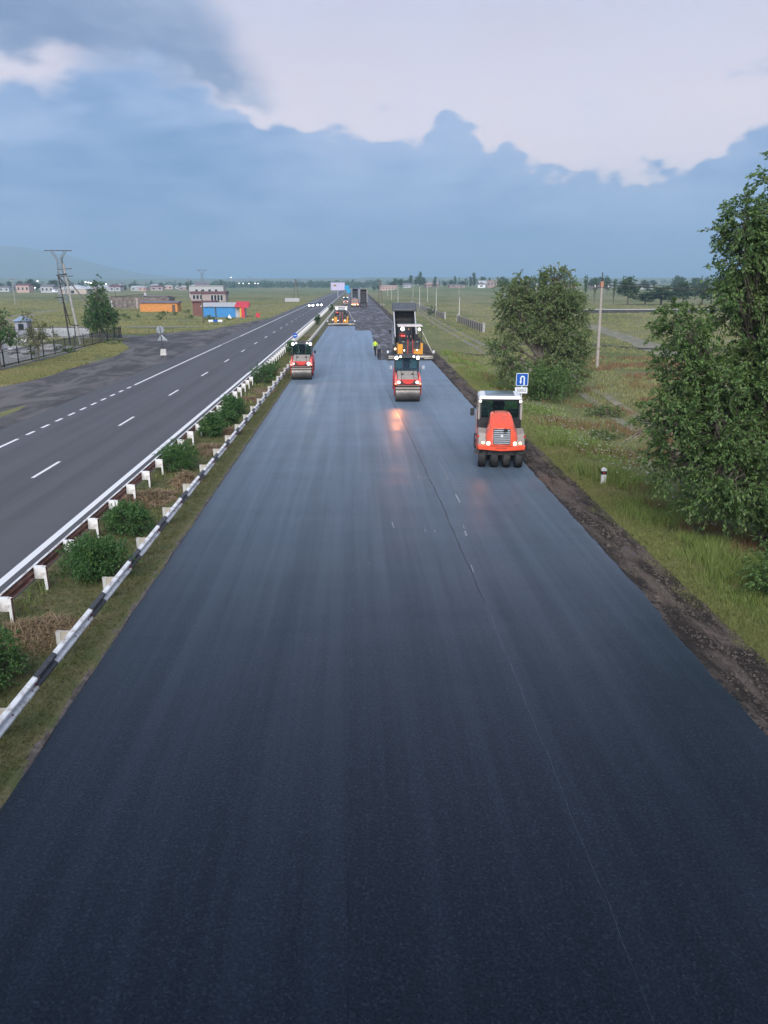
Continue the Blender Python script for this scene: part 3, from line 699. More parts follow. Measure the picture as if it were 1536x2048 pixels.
def bush(name, label, loc, rx, ry, h, n, leaf, lmat, group=None, lumps_=7, cat='bush', kindless=False):
    t = thing(name, label, cat, loc, 0, group)
    lobes = [(rnd.uniform(-.45, .45) * rx, rnd.uniform(-.45, .45) * ry, h * rnd.uniform(.38, .62), rx * rnd.uniform(.45, .65), ry * rnd.uniform(.45, .65), h * rnd.uniform(.3, .42)) for _ in range(lumps_)]
    ncl = max(12, n // 40); idx, cc, pts, ax, shoots = sprays(lobes, ncl, 40, 0.115 * (rx + ry) * .6, 0.4, 0.15, 5); keep = pts[:, 2] > 0.02; pts = pts[keep]; ax = ax[keep]
    # upright shoots
    mb = MB()
    for i in range(min(ncl, 60)):
        b0 = Vector((rnd.uniform(-.25, .25) * rx, rnd.uniform(-.25, .25) * ry, -0.05)); mb.tube(limb(b0, cc[i], .05, 3, .15), [.016, .011, .008, .004], 4, caps=False)
    mb.build('stems', bark, t); put('foliage', leaves_mesh(pts, leaf, lmat, 0.5, axis=ax), t); return t

# median bushes (photo position of the foot, half widths, height)
MB_ = 'clipped bushes along the median'
for i, (x, y, rx, ry, h, n, lab) in enumerate([
    (-7.15, 20.2, 1.05, 1.1, 1.25, 9000, 'large round dark green bush on the median, a smaller bush touching its far side'),
    (-7.35, 23.9, 0.85, 0.9, 1.15, 6500, 'medium dark green bush just beyond the largest median bush'),
    (-7.55, 14.0, 0.9, 1.0, 1.15, 7500, 'bright green median bush close to the overpass, beside a brown hay heap'),
    (-7.85, 32.6, 0.95, 1.5, 1.25, 7500, 'wide ragged dark green bush leaning over the rusty guardrail'),
    (-7.75, 40.3, 0.85, 1.0, 1.25, 5500, 'bush with yellow-green top, first of a touching pair on the median'),
    (-7.35, 43.2, 0.75, 0.9, 1.25, 4500, 'dull green bush, second of a touching pair on the median'),
    (-7.45, 46.8, 0.85, 1.0, 1.35, 4500, 'dense green bush beyond the touching pair on the median'),
    (-7.55, 62.8, 0.95, 1.2, 1.5, 3800, 'rounded bush beside orange-brown earth on the median'),
    (-7.35, 66.5, 0.9, 1.1, 1.5, 3200, 'bush behind the rounded one beside orange-brown earth'),
    (-7.3, 88.0, 0.9, 1.3, 1.6, 2600, 'dark bush on the median hidden partly behind a red tandem roller'),
    (-7.45, 154.6, 0.75, 0.8, 2.1, 1800, 'tall dark shrub on the median beside the far paving machine'),
    (-7.2, 229, 0.9, 1.0, 2.1, 1500, 'dark shrub on the median beyond the far paving machine')]):
    bush('median_bush', lab, (x, y, 0.05), rx, ry, h, int(n * 1.7), 0.062 if y < 35 else 0.085 if y < 70 else .15, leaf_bush, MB_)

# blades: grass, straw
def blades(name, P, h, w, mat_, lean=0.35, flat=None):
    n = len(P); ang = rng.uniform(0, 6.283, n); side = np.stack([np.cos(ang), np.sin(ang), np.zeros(n)], 1) * (w / 2)[:, None]
    la = rng.uniform(0, 6.283, n); lm = rng.uniform(0, lean, n) * h
    tip = np.stack([np.cos(la) * lm, np.sin(la) * lm, h if flat is None else h * 0 + flat], 1)
    mid = tip * np.array([0.35, 0.35, 0.55])
    V = np.stack([P - side, P + side, P + mid + side * .8, P + tip, P + mid - side * .8], 1).reshape(-1, 3)
    return raw_mesh(name, V, np.arange(5 * n).reshape(-1, 5), 5, mat_)
g_verge = leafmat('grass_verge', (0.13, 0.165, 0.05), (0.40, 0.40, 0.16), (0.52, 0.44, 0.25), 0.3, 0.5, 0.7)
g_tall = leafmat('grass_tall', (0.085, 0.15, 0.035), (0.40, 0.46, 0.15), (0.52, 0.43, 0.23), 0.35, 0.45, 0.7)
g_field = leafmat('grass_field', (0.14, 0.17, 0.06), (0.40, 0.365, 0.17), (0.48, 0.38, 0.21), 0.25, 0.10, 0.8)
g_median = leafmat('grass_median', (0.075, 0.105, 0.030), (0.20, 0.20, 0.075), (0.28, 0.23, 0.105), 0.25, 0.8, 0.8)
g_red = leafmat('grass_reddish', (0.20, 0.11, 0.06), (0.33, 0.21, 0.12), (0.26, 0.22, 0.11), 0.25, 0.5, 0.8)
straw = leafmat('straw', (0.17, 0.115, 0.065), (0.37, 0.27, 0.165), (0.14, 0.12, 0.06), 0.2, 1.0, 0.8)
def tufted(base, k, spread):
    n = len(base); B = np.repeat(base, k, 0); return B + np.concatenate([rng.normal(size=(n * k, 2)) * spread, np.zeros((n * k, 1))], 1)
def zed(P): P[:, 2] = gz(P[:, 0], P[:, 1]) - 0.02; return P
def pathmask(x, y):
    m = np.zeros(len(x), bool)
    dx = np.interp(y, [p[1] for p in DT], [p[0] for p in DT])
    for off in (-0.75, 0.85): m |= (np.abs(x - dx - off) < 0.3) & (y < 330) & (np.sin(y * .7 + off) > -.5)
    m |= (np.abs(y - 94.6) < 1.2) & (x < 17)
    gx = np.interp(y, [60, 100, 112, 147, 200], [37, 39, 41.5, 46, 52]); m |= (np.abs(x - gx) < 2.0)
    gy = np.interp(x, [20, 34, 38, 70, 110], [112, 108, 103, 100, 104]); m |= (np.abs(y - gy) < 1.5) & (x > 19)
    return m
def noise_keep(P, wl, thr): return lumps(P[:, 0], P[:, 1], wl) + 0.35 * lumps(P[:, 0] * 3.3, P[:, 1] * 3.3, wl) > thr
# 1 verge right: short light grass next to the dirt, then tall clumps
n = 52000; y = 10 * (75 / 10) ** rng.uniform(0, 1, n); x = shoulder_edge(y) + np.abs(rng.normal(size=n)) * 0.9 - 0.2
P = tufted(np.stack([x, y, x * 0], 1), 5, 0.06); P = zed(P); ex = shoulder_edge(P[:, 1]); P[:, 2] = np.maximum(P[:, 2], -0.16)
h = rng.uniform(.05, .17, len(P)); w = np.maximum(.008, P[:, 1] * .00035)
tag(put('verge_grass', blades('verge_grass', P, h, w, g_verge, 0.9)), 'short pale green grass along the dirt shoulder', 'grass', kind='stuff')
n = 15000; y = 11 * (95 / 11) ** rng.uniform(0, 1, n); x = shoulder_edge(y) + 0.55 + rng.gamma(2.0, 0.9, n)
B = np.stack([x, y, x * 0], 1); B = B[noise_keep(B, 5, -0.1) & ~pathmask(x, y)]
P = zed(tufted(B, 8, 0.07)); h = rng.uniform(.14, .70, len(P)) * np.clip(0.60 + 1.0 * lumps(P[:, 0], P[:, 1], 6), .4, 1.2); w = np.maximum(.009, P[:, 1] * .0004)
tag(put('tall_grass', blades('tall_grass', P, h, w, g_tall, 0.55)), 'tall bright green grass clumps on the verge', 'grass', kind='stuff')
# 2 reddish and dry grass under the trees
n = 16000; y = 18 * (90 / 18) ** rng.uniform(0, 1, n); x = 10.6 + rng.uniform(0, 1, n) ** 0.8 * (5 + y * .25)
B = np.stack([x, y, x * 0], 1); B = B[noise_keep(B, 7, 0.12) & ~pathmask(x, y)]; P = zed(tufted(B, 8, 0.09)); h = rng.uniform(.2, .5, len(P)); w = np.maximum(.010, P[:, 1] * .00045)
tag(put('dry_grass', blades('dry_grass', P, h, w, g_red, 0.5)), 'reddish seeding grass behind the verge', 'grass', kind='stuff')
# 3 field right, 4 field left
def field(xf, n, label, y0=20, y1=330):
    y = y0 * (y1 / y0) ** rng.uniform(0, 1, n); x = xf(y, rng.uniform(0, 1, n)); B = np.stack([x, y, x * 0], 1)
    B = B[noise_keep(B, 16, -0.12) & ~pathmask(x, y)]; P = zed(tufted(B, 6, 0.18)); h = rng.uniform(.14, .42, len(P)) * np.clip(0.75 + 0.6 * lumps(P[:, 0], P[:, 1], 22), .3, 1.3); w = np.maximum(.012, P[:, 1] * .0006)
    tag(put('field_grass', blades('field_grass', P, h, w, g_field, 0.6)), label, 'grass', kind='stuff')
field(lambda y, u: 12.5 + u ** 0.8 * (8 + y * 0.62), 56000, 'rough mixed grass of the open field beside the road works')
def lx(y, u): return -28.5 - np.where(y > 128, -6, 0) - u * (6 + (y - 60).clip(0) * .5)
field(lambda y, u: -np.interp(y, [50, 60, 68, 90, 100, 112, 125, 140, 176, 190, 400], [30, 28.6, 27.8, 27.6, 29, 33.5, 36, 27, 22.5, 20.6, 20.6]) - u * np.interp(y, [20, 64, 65, 117, 118, 400], [30, 30, 5.0, 5.0, 60, 180]), 80000, 'rough grass around the fenced yard and beyond the worn carriageway', 22, 380)
# 5 median turf
n = 34000; y = 9 * (120 / 9) ** rng.uniform(0, 1, n); x = rng.uniform(-8.8, -5.72, n) + 0.0022 * np.clip(y - 20, 0, 140)
P = tufted(np.stack([x, y, x * 0], 1), 5, 0.05); P[:, 2] = mz(P[:, 0], P[:, 1]) - 0.01; P = P[(P[:, 0] < -5.7 + 0.0022 * np.clip(P[:, 1] - 20, 0, 140)) & (P[:, 0] > -8.85)]
h = rng.uniform(.03, .10, len(P)); w = np.maximum(.006, P[:, 1] * .0003)
tag(put('median_grass', blades('median_grass', P, h, w, g_median, 1.3)), 'short mown grass on the median', 'grass', kind='stuff')
n = 900; y = 10 * (70 / 10) ** rng.uniform(0, 1, n); x = rng.uniform(-8.6, -6.3, n); B = np.stack([x, y, x * 0], 1); B = B[noise_keep(B, 3, .15)]; P = tufted(B, 9, .05); P[:, 2] = mz(P[:, 0], P[:, 1]) - .02
tag(put('median_weeds', blades('median_weeds', P, rng.uniform(.12, .34, len(P)), np.maximum(.008, P[:, 1] * .0004), g_tall, .6)), 'taller weeds standing in the mown median grass', 'weeds', kind='stuff')
# clods and stones on the shoulder, crumbs along the asphalt edges
def rubble(name, X, Y, Z, S, m, label):
    n = len(X); base = np.array([[1, 0, 0], [0, 1, 0], [-1, 0, 0], [0, -1, 0], [0, 0, .7], [0, 0, -.5]], float)
    V = base[None] * S[:, None, None] * rng.uniform(.55, 1.3, (n, 6, 1)); a = rng.uniform(0, 6.28, n); ca, sa = np.cos(a)[:, None], np.sin(a)[:, None]
    V = np.stack([V[..., 0] * ca - V[..., 1] * sa, V[..., 0] * sa + V[..., 1] * ca, V[..., 2]], -1) + np.stack([X, Y, Z], 1)[:, None]
    f = np.array([[0, 1, 4], [1, 2, 4], [2, 3, 4], [3, 0, 4], [1, 0, 5], [2, 1, 5], [3, 2, 5], [0, 3, 5]]); Fc = (np.arange(n)[:, None, None] * 6 + f[None]).reshape(-1, 3)
    tag(put(name, raw_mesh(name, V.reshape(-1, 3), Fc, 3, m)), label, 'stones', kind='stuff')
n = 5200; y = 11 * (75 / 11) ** rng.uniform(0, 1, n); x = 7.6 + 0.0085 * np.clip(y - 20, 0, 70) + rng.beta(1.3, 1.3, n) * 1.35; rubble('shoulder_clods', x, y, shz(x - 0.0085 * np.clip(y - 20, 0, 70), y) + .004, rng.gamma(1.6, .011, n) + .006 + y * .0002, mat('clod_earth', (.085, .068, .056), .95, var=.5, scale=.9, bump=.5), 'loose clods and stones scattered on the dirt shoulder')
n = 2600; y = 9 * (90 / 9) ** rng.uniform(0, 1, n); e = np.array([xr(v) for v in y]); x = e + rng.normal(size=n) * .05 + .05; rubble('asphalt_crumbs', x, y, -.03 + .02 * rng.uniform(0, 1, n), rng.gamma(1.6, .008, n) + .006 + y * .00012, mat('crumb_black', (.02, .02, .022), .8, var=.4), 'black asphalt crumbs spilled along the shoulder edge of the new mat')
# white umbels
n = 420; cl = [(10.9, 37.5, 1.2), (12.2, 35, 1.6), (11.5, 46, 1.2), (12.6, 31.5, 1.0), (12.4, 25.5, .6), (13.3, 44, 2.2), (10.9, 52, 1.0), (13.4, 33, 1.4)]
mb = MB()
for i in range(n):
    cx, cy_, s_ = cl[rnd.randrange(len(cl))]; x = rnd.gauss(cx, s_ * .8); y = rnd.gauss(cy_, s_ * 2.2)
    if x < 10.2: continue
    z = float(gz(x, y)) + rnd.uniform(.4, .68); mb.cyl((x, y, z - .5), (x, y, z), .004, .003, 3, 1, False)
    for k in range(5):
        a = k * 1.257; mb.add([(x + 0.022 * math.cos(a + j * 1.57) + 0.022 * math.cos(a), y + 0.022 * math.sin(a + j * 1.57) + 0.022 * math.sin(a), z + rnd.uniform(0, .012)) for j in range(4)], [(0, 1, 2, 3)])
o = mb.build('white_wildflowers', [mat('petal', (0.68, 0.70, 0.62), .7), mat('flower_stem', (.12, .18, .05), .8)], None, 0, 0); tag(o, 'white umbel flowers scattered through the verge grass', 'flowers', kind='stuff')
# hay heaps
def hay(x, y, rx, ry, h, label, m=straw, n=900):
    t = thing('hay_heap', label, 'hay', (x, y, 0.06), 0, 'heaps of cut grass on the median'); mb = MB(); rings = []
    for j in range(6):
        f = j / 5; rr = math.cos(f * 1.45); rings.append([(rx * rr * math.cos(k * .524) * (1 + .2 * math.sin(k * 2.1 + j)), ry * rr * math.sin(k * .524) * (1 + .15 * math.sin(k * 1.3)), h * math.sin(f * 1.5) * .55 - .02) for k in range(12)])
    mb.loft(rings); mb.build('mound', mat('hay_core', (.19, .13, .08), .95, var=.4, scale=8, bump=.8, bscale=30), t)
    a = rng.uniform(0, 6.28, n); r = np.sqrt(rng.uniform(0, 1.25, n)); rr_ = r * (1 + .25 * np.sin(a * 3 + x) + .15 * np.sin(a * 7 + y)); C = np.stack([rx * rr_ * np.cos(a), ry * rr_ * np.sin(a), h * np.maximum(0, 1 - r ** 1.6) * rng.uniform(.6, 1.15, n) + rng.uniform(0, .06, n)], 1)
    d = unit(n); d[:, 2] *= .45; L = rng.uniform(.08, .28, n)[:, None]; s_ = np.cross(d, [0, 0, 1.0]); s_ /= np.linalg.norm(s_, axis=1, keepdims=True) + 1e-6; s_ = s_ * .007 * (1 if y < 25 else 1.6)
    V = np.stack([C - d * L - s_, C - d * L + s_, C + d * L + s_, C + d * L - s_], 1).reshape(-1, 3); put('straws', raw_mesh('straws', V, np.arange(4 * n).reshape(-1, 4), 4, m), t)
hay(-7.4, 16.5, .95, .75, .34, 'brown heap of cut grass beside the bush close to the overpass', n=1600)
hay(-7.75, 28.0, .95, 1.1, .30, 'brown heap of cut grass beyond the medium round bush', n=1300); hay(-7.2, 36.8, .85, 1.2, .3, 'brown heap of cut grass before the touching pair of bushes', n=900)
hay(-6.75, 41.2, .45, 1.0, .3, 'small dark heap of cut grass squeezed beside the striped rail'); hay(-7.35, 53.5, .8, 1.3, .25, 'flat pale heap of cut grass halfway to the red roller')
hay(-6.95, 30.3, .5, .9, .5, 'dry brown clump beside the wide ragged bush', n=800)
for x, y in ((-6.9, 58), (-7.1, 72), (-7.2, 98), (-7.0, 108), (-7.2, 120)): hay(x, y, .9, 2.2, .18, 'low heap of cut grass on the far stretch of the median', n=500)

# big roadside tree, cropped by the picture's edge
T1 = [(-1.9, 0, 10.0, .95, 1.0, .85), (-1.6, .2, 9.0, 1.2, 1.2, 1.0), (-1.7, 0, 7.9, 1.0, 1.1, .8), (-.6, 0, 10.8, 1.0, 1.2, 1.1), (.4, .2, 12.0, .8, .9, 1.0), (-.2, 0, 9.3, 1.4, 1.4, 1.3), (-.6, 0, 7.9, 1.2, 1.3, .9), (1.0, 0, 10.2, 1.3, 1.4, 1.5), (1.4, 0, 8.2, 1.4, 1.5, 1.3),
      (-3.4, 0, 6.9, .85, 1.0, .75), (-2.5, 0, 6.0, .7, 1.0, .6), (-3.5, -.1, 5.7, .85, 1.1, .8), (-2.5, -.3, 5.5, 1.1, 1.3, .9), (-1.1, -.2, 6.2, .9, 1.2, .8), (-.2, 0, 6.7, 1.1, 1.2, 1.0), (-3.5, -.2, 4.4, .9, 1.2, .9), (-2.3, -.5, 4.2, 1.2, 1.4, 1.0), (-.9, -.3, 5.2, 1.3, 1.4, 1.1), (.6, -.3, 5.6, 1.3, 1.4, 1.2),
      (-3.3, -.3, 3.1, .95, 1.1, .8), (-2.0, -.8, 3.0, 1.2, 1.3, 1.0), (-.6, -.8, 3.7, 1.3, 1.4, 1.1), (.9, -.7, 3.9, 1.4, 1.4, 1.2), (-2.3, -.8, 1.9, .8, 1.0, .5), (-1.0, -1.2, 2.1, 1.1, 1.2, .8), (.3, -1.4, 2.0, 1.2, 1.3, .9), (-.1, -1.6, 1.0, 1.0, 1.1, .7), (1.4, -1.4, 1.8, 1.3, 1.3, 1.0), (1.3, -1.7, .8, 1.0, 1.1, .7), (2.6, -.3, 6.5, 1.4, 1.5, 1.4), (2.6, -.5, 3.8, 1.5, 1.5, 1.5)]
tree('poplar_tree', 'large dark leafy tree overhanging the verge, taller than all others', (13.3, 23.6, -0.5), T1, 1700, 125, 0.28, 0.095, leaf_dark, bark, 0.22, 0.2, dead=8, droop=.5, bias=.5)
bush('elm_bush', 'dense low dark bush at the foot of the large leafy tree', (11.4, 18.3, -0.3), 1.25, 1.7, 1.7, 12000, 0.085, leaf_dark, lumps_=9)
# the willow-like tree behind the turn sign
T2 = [(-2.9, 0, 7.6, 1.1, 1.3, 1.1), (-1.8, .3, 8.2, .8, 1.1, .9), (-2.3, .1, 6.5, 1.3, 1.4, 1.0), (.7, 0, 8.5, 1.2, 1.4, 1.0), (1.2, .1, 7.4, 1.4, 1.4, 1.0), (-.4, .3, 6.9, 1.3, 1.5, 1.0), (-.8, .2, 7.6, .8, 1.0, .6), (-.7, 0, 5.0, 1.2, 1.3, .8), (1.9, .2, 6.2, 1.4, 1.5, 1.1), (-2.6, -.2, 5.2, 1.2, 1.4, .8), (.4, 0, 5.6, 1.5, 1.5, .9), (2.5, .2, 5.0, 1.0, 1.4, .9), (-3.4, -.4, 3.8, 1.1, 1.3, .7),
      (1.2, -.6, 4.4, 1.5, 1.5, .9), (2.4, -.3, 3.2, 1.3, 1.4, .9), (-2.6, -.8, 2.3, 1.3, 1.4, .9), (0.0, -1.0, 2.3, 1.5, 1.5, 1.0), (1.4, -1.2, 1.6, 1.5, 1.5, 1.0), (2.5, -.4, 2.0, 1.0, 1.2, .8)]
tree('willow_tree', 'broad olive-green tree with bare crossing limbs behind the turn sign', (14.5, 60.0, -0.6), T2, 820, 85, 0.36, 0.135, leaf_olive, bark, 0.24, 0.3, dead=12, droop=.5, bias=.55, trunks=3)
bush('thicket_bush', 'dense green thicket growing at the foot of the broad olive-green tree', (13.9, 56.2, -0.5), 2.3, 1.9, 3.0, 9000, 0.13, leaf_dark, lumps_=10)
bush('grey_shrub', 'low grey-green shrub on open ground beside the dirt track', (16.2, 49.5, -0.55), 1.5, 1.0, .7, 2500, 0.10, leaf_olive)
bush('grey_shrub', 'small grey-green shrub in the reddish grass under the large tree', (13.8, 41.5, -0.55), 1.2, 1.0, .6, 1800, 0.10, leaf_olive)
# trees by the fenced yard
x, y, z = gpt(206, 686)
tree('birch_tree', 'pointed dense green tree at the corner of the yard fence', (x, y, z), [(0, 0, 3.2, 2.3, 2.1, 1.4), (0, 0, 4.6, 1.9, 1.8, 1.4), (-.2, 0, 6.0, 1.3, 1.3, 1.2), (-.15, 0, 7.2, .8, .8, 1.1), (-.2, 0, 8.3, .35, .35, .8), (.9, 0, 3.6, 1.5, 1.5, 1.2), (-1.2, 0, 3.0, 1.2, 1.4, 1.1), (.5, 0, 5.2, 1.2, 1.2, 1.0)], 330, 34, .32, .20, leaf_bush, bark, .14, .2, droop=.4)
x, y, z = gpt(8, 742)
tree('yard_tree', 'leafy young tree against the yard fence with its trunk outside the bars', (x - .3, y, z), [(-.6, 0, 4.3, 1.5, 1.5, 1.3), (.5, 0, 3.6, 1.1, 1.3, 1.2), (-1.5, 0, 4.8, 1.3, 1.3, 1.2), (1.0, .2, 3.2, .8, 1, .8), (.9, .3, 4.9, .35, .4, .7), (-1.0, 0, 3.0, 1.2, 1.2, 1.0)], 170, 38, .26, .16, leaf_bush, bark, .11, .35, droop=.4)
x, y, z = gpt(75, 724)
tree('sapling_tree', 'thin yellowing sapling growing through the yard fence', (x, y, z), [(-.5, 0, 4.3, .7, .7, 1.1), (.6, 0, 3.2, 1.1, .9, .8), (-.9, 0, 2.6, 1.0, .9, .9), (1.3, 0, 2.6, .9, .8, .6), (0, 0, 1.6, .9, .8, .9)], 95, 26, .24, .15, leaf_yellow, bark, .07, .4, droop=.3, trunks=2)
# ================================================================== machines
paint_red = mat('machine_orange_red', (0.85, 0.095, 0.038), 0.35, var=0.05, scale=3, coat=0.3, dirt=(0.34, 0.13, 0.09), damt=0.45, dscale=2.5)
paint_red2 = mat('machine_red', (0.75, 0.055, 0.045), 0.38, var=0.06, scale=3, coat=0.25, dirt=(0.25, 0.12, 0.10), damt=0.3, dscale=2.5)
taupe = mat('dusty_panel', (0.30, 0.265, 0.235), 0.7, var=0.12, dirt=(0.18, 0.16, 0.145), damt=0.6, dscale=3)
silver = mat('silver_trim', (0.55, 0.57, 0.60), 0.35, metal=0.6, var=0.05); pillar_m = mat('cab_pillar_grey', (0.30, 0.27, 0.24), 0.5, var=0.1, dirt=(0.18, 0.15, 0.13), damt=.5)
blk = mat('black_plastic', (0.018, 0.019, 0.021), 0.5, var=0.3, scale=5, dirt=(0.07, 0.065, 0.06), damt=0.4)
drk = mat('dark_steel', (0.055, 0.054, 0.055), 0.55, metal=0.3, var=0.3, dirt=(0.12, 0.105, 0.09), damt=0.4)
rubber = mat('tyre_rubber', (0.020, 0.020, 0.021), 0.65, var=0.3, scale=6, dirt=(0.06, 0.055, 0.05), damt=0.5)
drum_m = mat('drum_steel', (0.17, 0.155, 0.145), 0.42, metal=0.55, var=0.2, scale=3, dirt=(0.07, 0.065, 0.06), damt=0.6)
cabwhite = mat('cab_white', (0.74, 0.75, 0.76), 0.4, var=0.05, dirt=(0.45, 0.42, 0.40), damt=0.3)
cream = mat('screed_cream', (0.52, 0.47, 0.40), 0.6, var=0.1, dirt=(0.20, 0.17, 0.14), damt=0.6)
amber_p = mat('paver_amber', (0.70, 0.31, 0.03), 0.45, var=0.1, dirt=(0.25, 0.14, 0.06), damt=0.5)
glass = glassmat('cab_glass')
lamp_w = emit('lamp_white', (1.0, 0.93, 0.80), 1.0); lamp_o = emit('lamp_amber', (1.0, 0.42, 0.06), 2.2); lamp_c = emit('lamp_cool', (0.95, 0.97, 1.0), 9.0); lamp_r = emit('lamp_red_orange', (1.0, 0.20, 0.06), 3.0)
lamp_soft = emit('lamp_warm_soft', (1.0, 0.92, 0.78), 1.3)
skin_m = mat('skin', (0.42, 0.25, 0.18), 0.55, var=0.08); navy = mat('navy_cloth', (0.018, 0.02, 0.032), 0.85, var=0.2); greyc = mat('grey_cloth', (0.17, 0.18, 0.20), 0.85, var=0.2)
hivis = mat('hivis_cloth', (0.62, 0.85, 0.06), 0.7, var=0.08); shoe = mat('shoe_leather', (0.03, 0.028, 0.026), 0.6); hairm = mat('dark_hair', (0.02, 0.016, 0.014), 0.7); redc = mat('red_cloth', (0.55, 0.05, 0.04), .8)

# ---- people: one continuous skinned body, coloured by the nearest bone; hair or cap as a child
def person(label, loc, rz, shirt, trousers, J, cap=None, group=None, vest=None):
    """J: joint name -> local position"""
    t = thing('person', label, 'person', loc, rz, group)
    bones = [('pelvis', 'waist', 'T'), ('waist', 'chest', 'S'), ('chest', 'neck', 'S'), ('neck', 'head', 'K'), ('head', 'crown', 'K')]
    for s_ in 'LR':
        bones += [('chest', 'sh' + s_, 'S'), ('sh' + s_, 'el' + s_, 'S'), ('el' + s_, 'wr' + s_, 'S'), ('wr' + s_, 'ha' + s_, 'K'), ('pelvis', 'hi' + s_, 'T'), ('hi' + s_, 'kn' + s_, 'T'), ('kn' + s_, 'an' + s_, 'T'), ('an' + s_, 'to' + s_, 'B')]
    rad = dict(pelvis=(.145, .115), waist=(.135, .105), chest=(.165, .12), neck=(.058, .06), head=(.078, .095), crown=(.062, .075), sh=(.068, .068), el=(.047, .047), wr=(.034, .03), ha=(.042, .022), hi=(.095, .1), kn=(.062, .065), an=(.045, .048), to=(.045, .032))
    names = list(J); idx = {n: i for i, n in enumerate(names)}
    me = bpy.data.meshes.new('body'); me.from_pydata([J[n] for n in names], [(idx[a], idx[b_]) for a, b_, _ in bones], [])
    o = bpy.data.objects.new('body', me); COL.objects.link(o); md = o.modifiers.new('skin', 'SKIN'); ss = o.modifiers.new('sub', 'SUBSURF'); ss.levels = 1; ss.render_levels = 1
    for n in names:
        k = n if n in rad else n[:2]; me.skin_vertices[0].data[idx[n]].radius = rad[k]
    me.skin_vertices[0].data[idx['pelvis']].use_root = True
    bpy.context.view_layer.update()
    nm = bpy.data.meshes.new_from_object(o.evaluated_get(bpy.context.evaluated_depsgraph_get())); bpy.data.objects.remove(o)
    sl = {'S': 1, 'T': 2, 'K': 0, 'B': 3}; nm.materials.clear()
    for m in (skin_m, shirt, trousers, shoe): nm.materials.append(m)
    seg = [(Vector(J[a]), Vector(J[b_]), sl[c_]) for a, b_, c_ in bones]; mi = []
    for p in nm.polygons:
        c_ = p.center; best = 9; bi = 1
        for a, b_, s_ in seg:
            d = b_ - a; u = max(0, min(1, (c_ - a).dot(d) / max(d.dot(d), 1e-6))); dist = (a + d * u - c_).length
            if dist < best: best, bi = dist, s_
        mi.append(bi)
    nm.polygons.foreach_set('material_index', mi); nm.polygons.foreach_set('use_smooth', [True] * len(mi)); put('body', nm, t)
    # fingers
    mb = MB()
    for s_ in 'LR':
        w, h = Vector(J['wr' + s_]), Vector(J['ha' + s_]); d = (h - w).normalized(); sd_ = d.cross(Vector((0, 1, 0.2))).normalized()
        for k in range(4):
            b0 = h + sd_ * (k - 1.5) * .018; mb.tube([b0 - d * .03, b0 + d * (.04 + .008 * (1 - abs(k - 1.4))), b0 + d * .075 + Vector((0, -.02, 0))], [.0095, .009, .007], 5)
        mb.tube([w + d * .03, w + d * .06 + sd_ * .04, w + d * .10 + sd_ * .05], [.011, .01, .008], 5)
    mb.build('fingers', skin_m, t, kind='stuff')
    hd = Vector(J['head']); mb = MB(); cz = hd + Vector((0, .012, .055)); mb.ball(cz, (.088, .105, .085), 12, 6)
    if cap: mb.add([(hd.x - .07, hd.y - .08, hd.z + .05), (hd.x + .07, hd.y - .08, hd.z + .05), (hd.x + .055, hd.y - .19, hd.z + .03), (hd.x - .055, hd.y - .19, hd.z + .03)], [(0, 1, 2, 3)])
    mb.build('cap' if cap else 'hair', cap or hairm, t)
    mb = MB(); mb.ball(hd + Vector((0, -.105, -.012)), (.016, .022, .024), 6, 4); mb.ball(hd + Vector((-.034, -.092, .015)), (.012, .008, .008), 6, 4, 1); mb.ball(hd + Vector((.034, -.092, .015)), (.012, .008, .008), 6, 4, 1); mb.box(hd.x - .025, hd.x + .025, hd.y - .098, hd.y - .088, hd.z - .052, hd.z - .044, 2)
    mb.ball(hd + Vector((-.088, .01, 0)), (.012, .022, .032), 6, 4); mb.ball(hd + Vector((.088, .01, 0)), (.012, .022, .032), 6, 4); mb.build('face', [skin_m, hairm, redc], t)
    return t
def stand(stride=.12, arm=.1, h=1.0):
    J = dict(pelvis=(0, 0, .95), waist=(0, 0, 1.12), chest=(0, 0, 1.36), neck=(0, -.01, 1.53), head=(0, -.03, 1.64), crown=(0, -.02, 1.73))
    for s_, k in (('L', -1), ('R', 1)):
        J['sh' + s_] = (k * .20, 0, 1.42); J['el' + s_] = (k * .26, .04 + arm * .2 * k, 1.14); J['wr' + s_] = (k * .25, -.08 + arm * k, .90); J['ha' + s_] = (k * .25, -.12 + arm * 1.1 * k, .80)
        J['hi' + s_] = (k * .09, 0, .90); J['kn' + s_] = (k * .10, -.04 - stride * .5 * k, .50); J['an' + s_] = (k * .11, -stride * k, .085); J['to' + s_] = (k * .13, -stride * k - .16, .035)
    return {k: (v[0] * h, v[1] * h, v[2] * h) for k, v in J.items()}
def seated():
    J = dict(pelvis=(0, 0, .10), waist=(0, .03, .28), chest=(0, .03, .50), neck=(0, .0, .68), head=(0, -.03, .80), crown=(0, -.02, .88))
    for s_, k in (('L', -1), ('R', 1)):
        J['sh' + s_] = (k * .20, .02, .57); J['el' + s_] = (k * .27, -.10, .32); J['wr' + s_] = (k * .17, -.34, .36); J['ha' + s_] = (k * .14, -.42, .38)
        J['hi' + s_] = (k * .10, -.02, .08); J['kn' + s_] = (k * .15, -.46, .13); J['an' + s_] = (k * .15, -.50, -.30); J['to' + s_] = (k * .15, -.66, -.36)
    return J
def spot(name, parent, loc, target, power, col, size=70, blend=0.7, radius=0.08):
    d = bpy.data.lights.new(name, 'SPOT'); d.energy = power; d.color = col; d.spot_size = R(size); d.spot_blend = blend; d.shadow_soft_size = radius
    o = bpy.data.objects.new(name, d); COL.objects.link(o); o.parent = parent; o.location = loc
    o.rotation_euler = (Vector(target) - Vector(loc)).to_track_quat('-Z', 'Y').to_euler(); return o
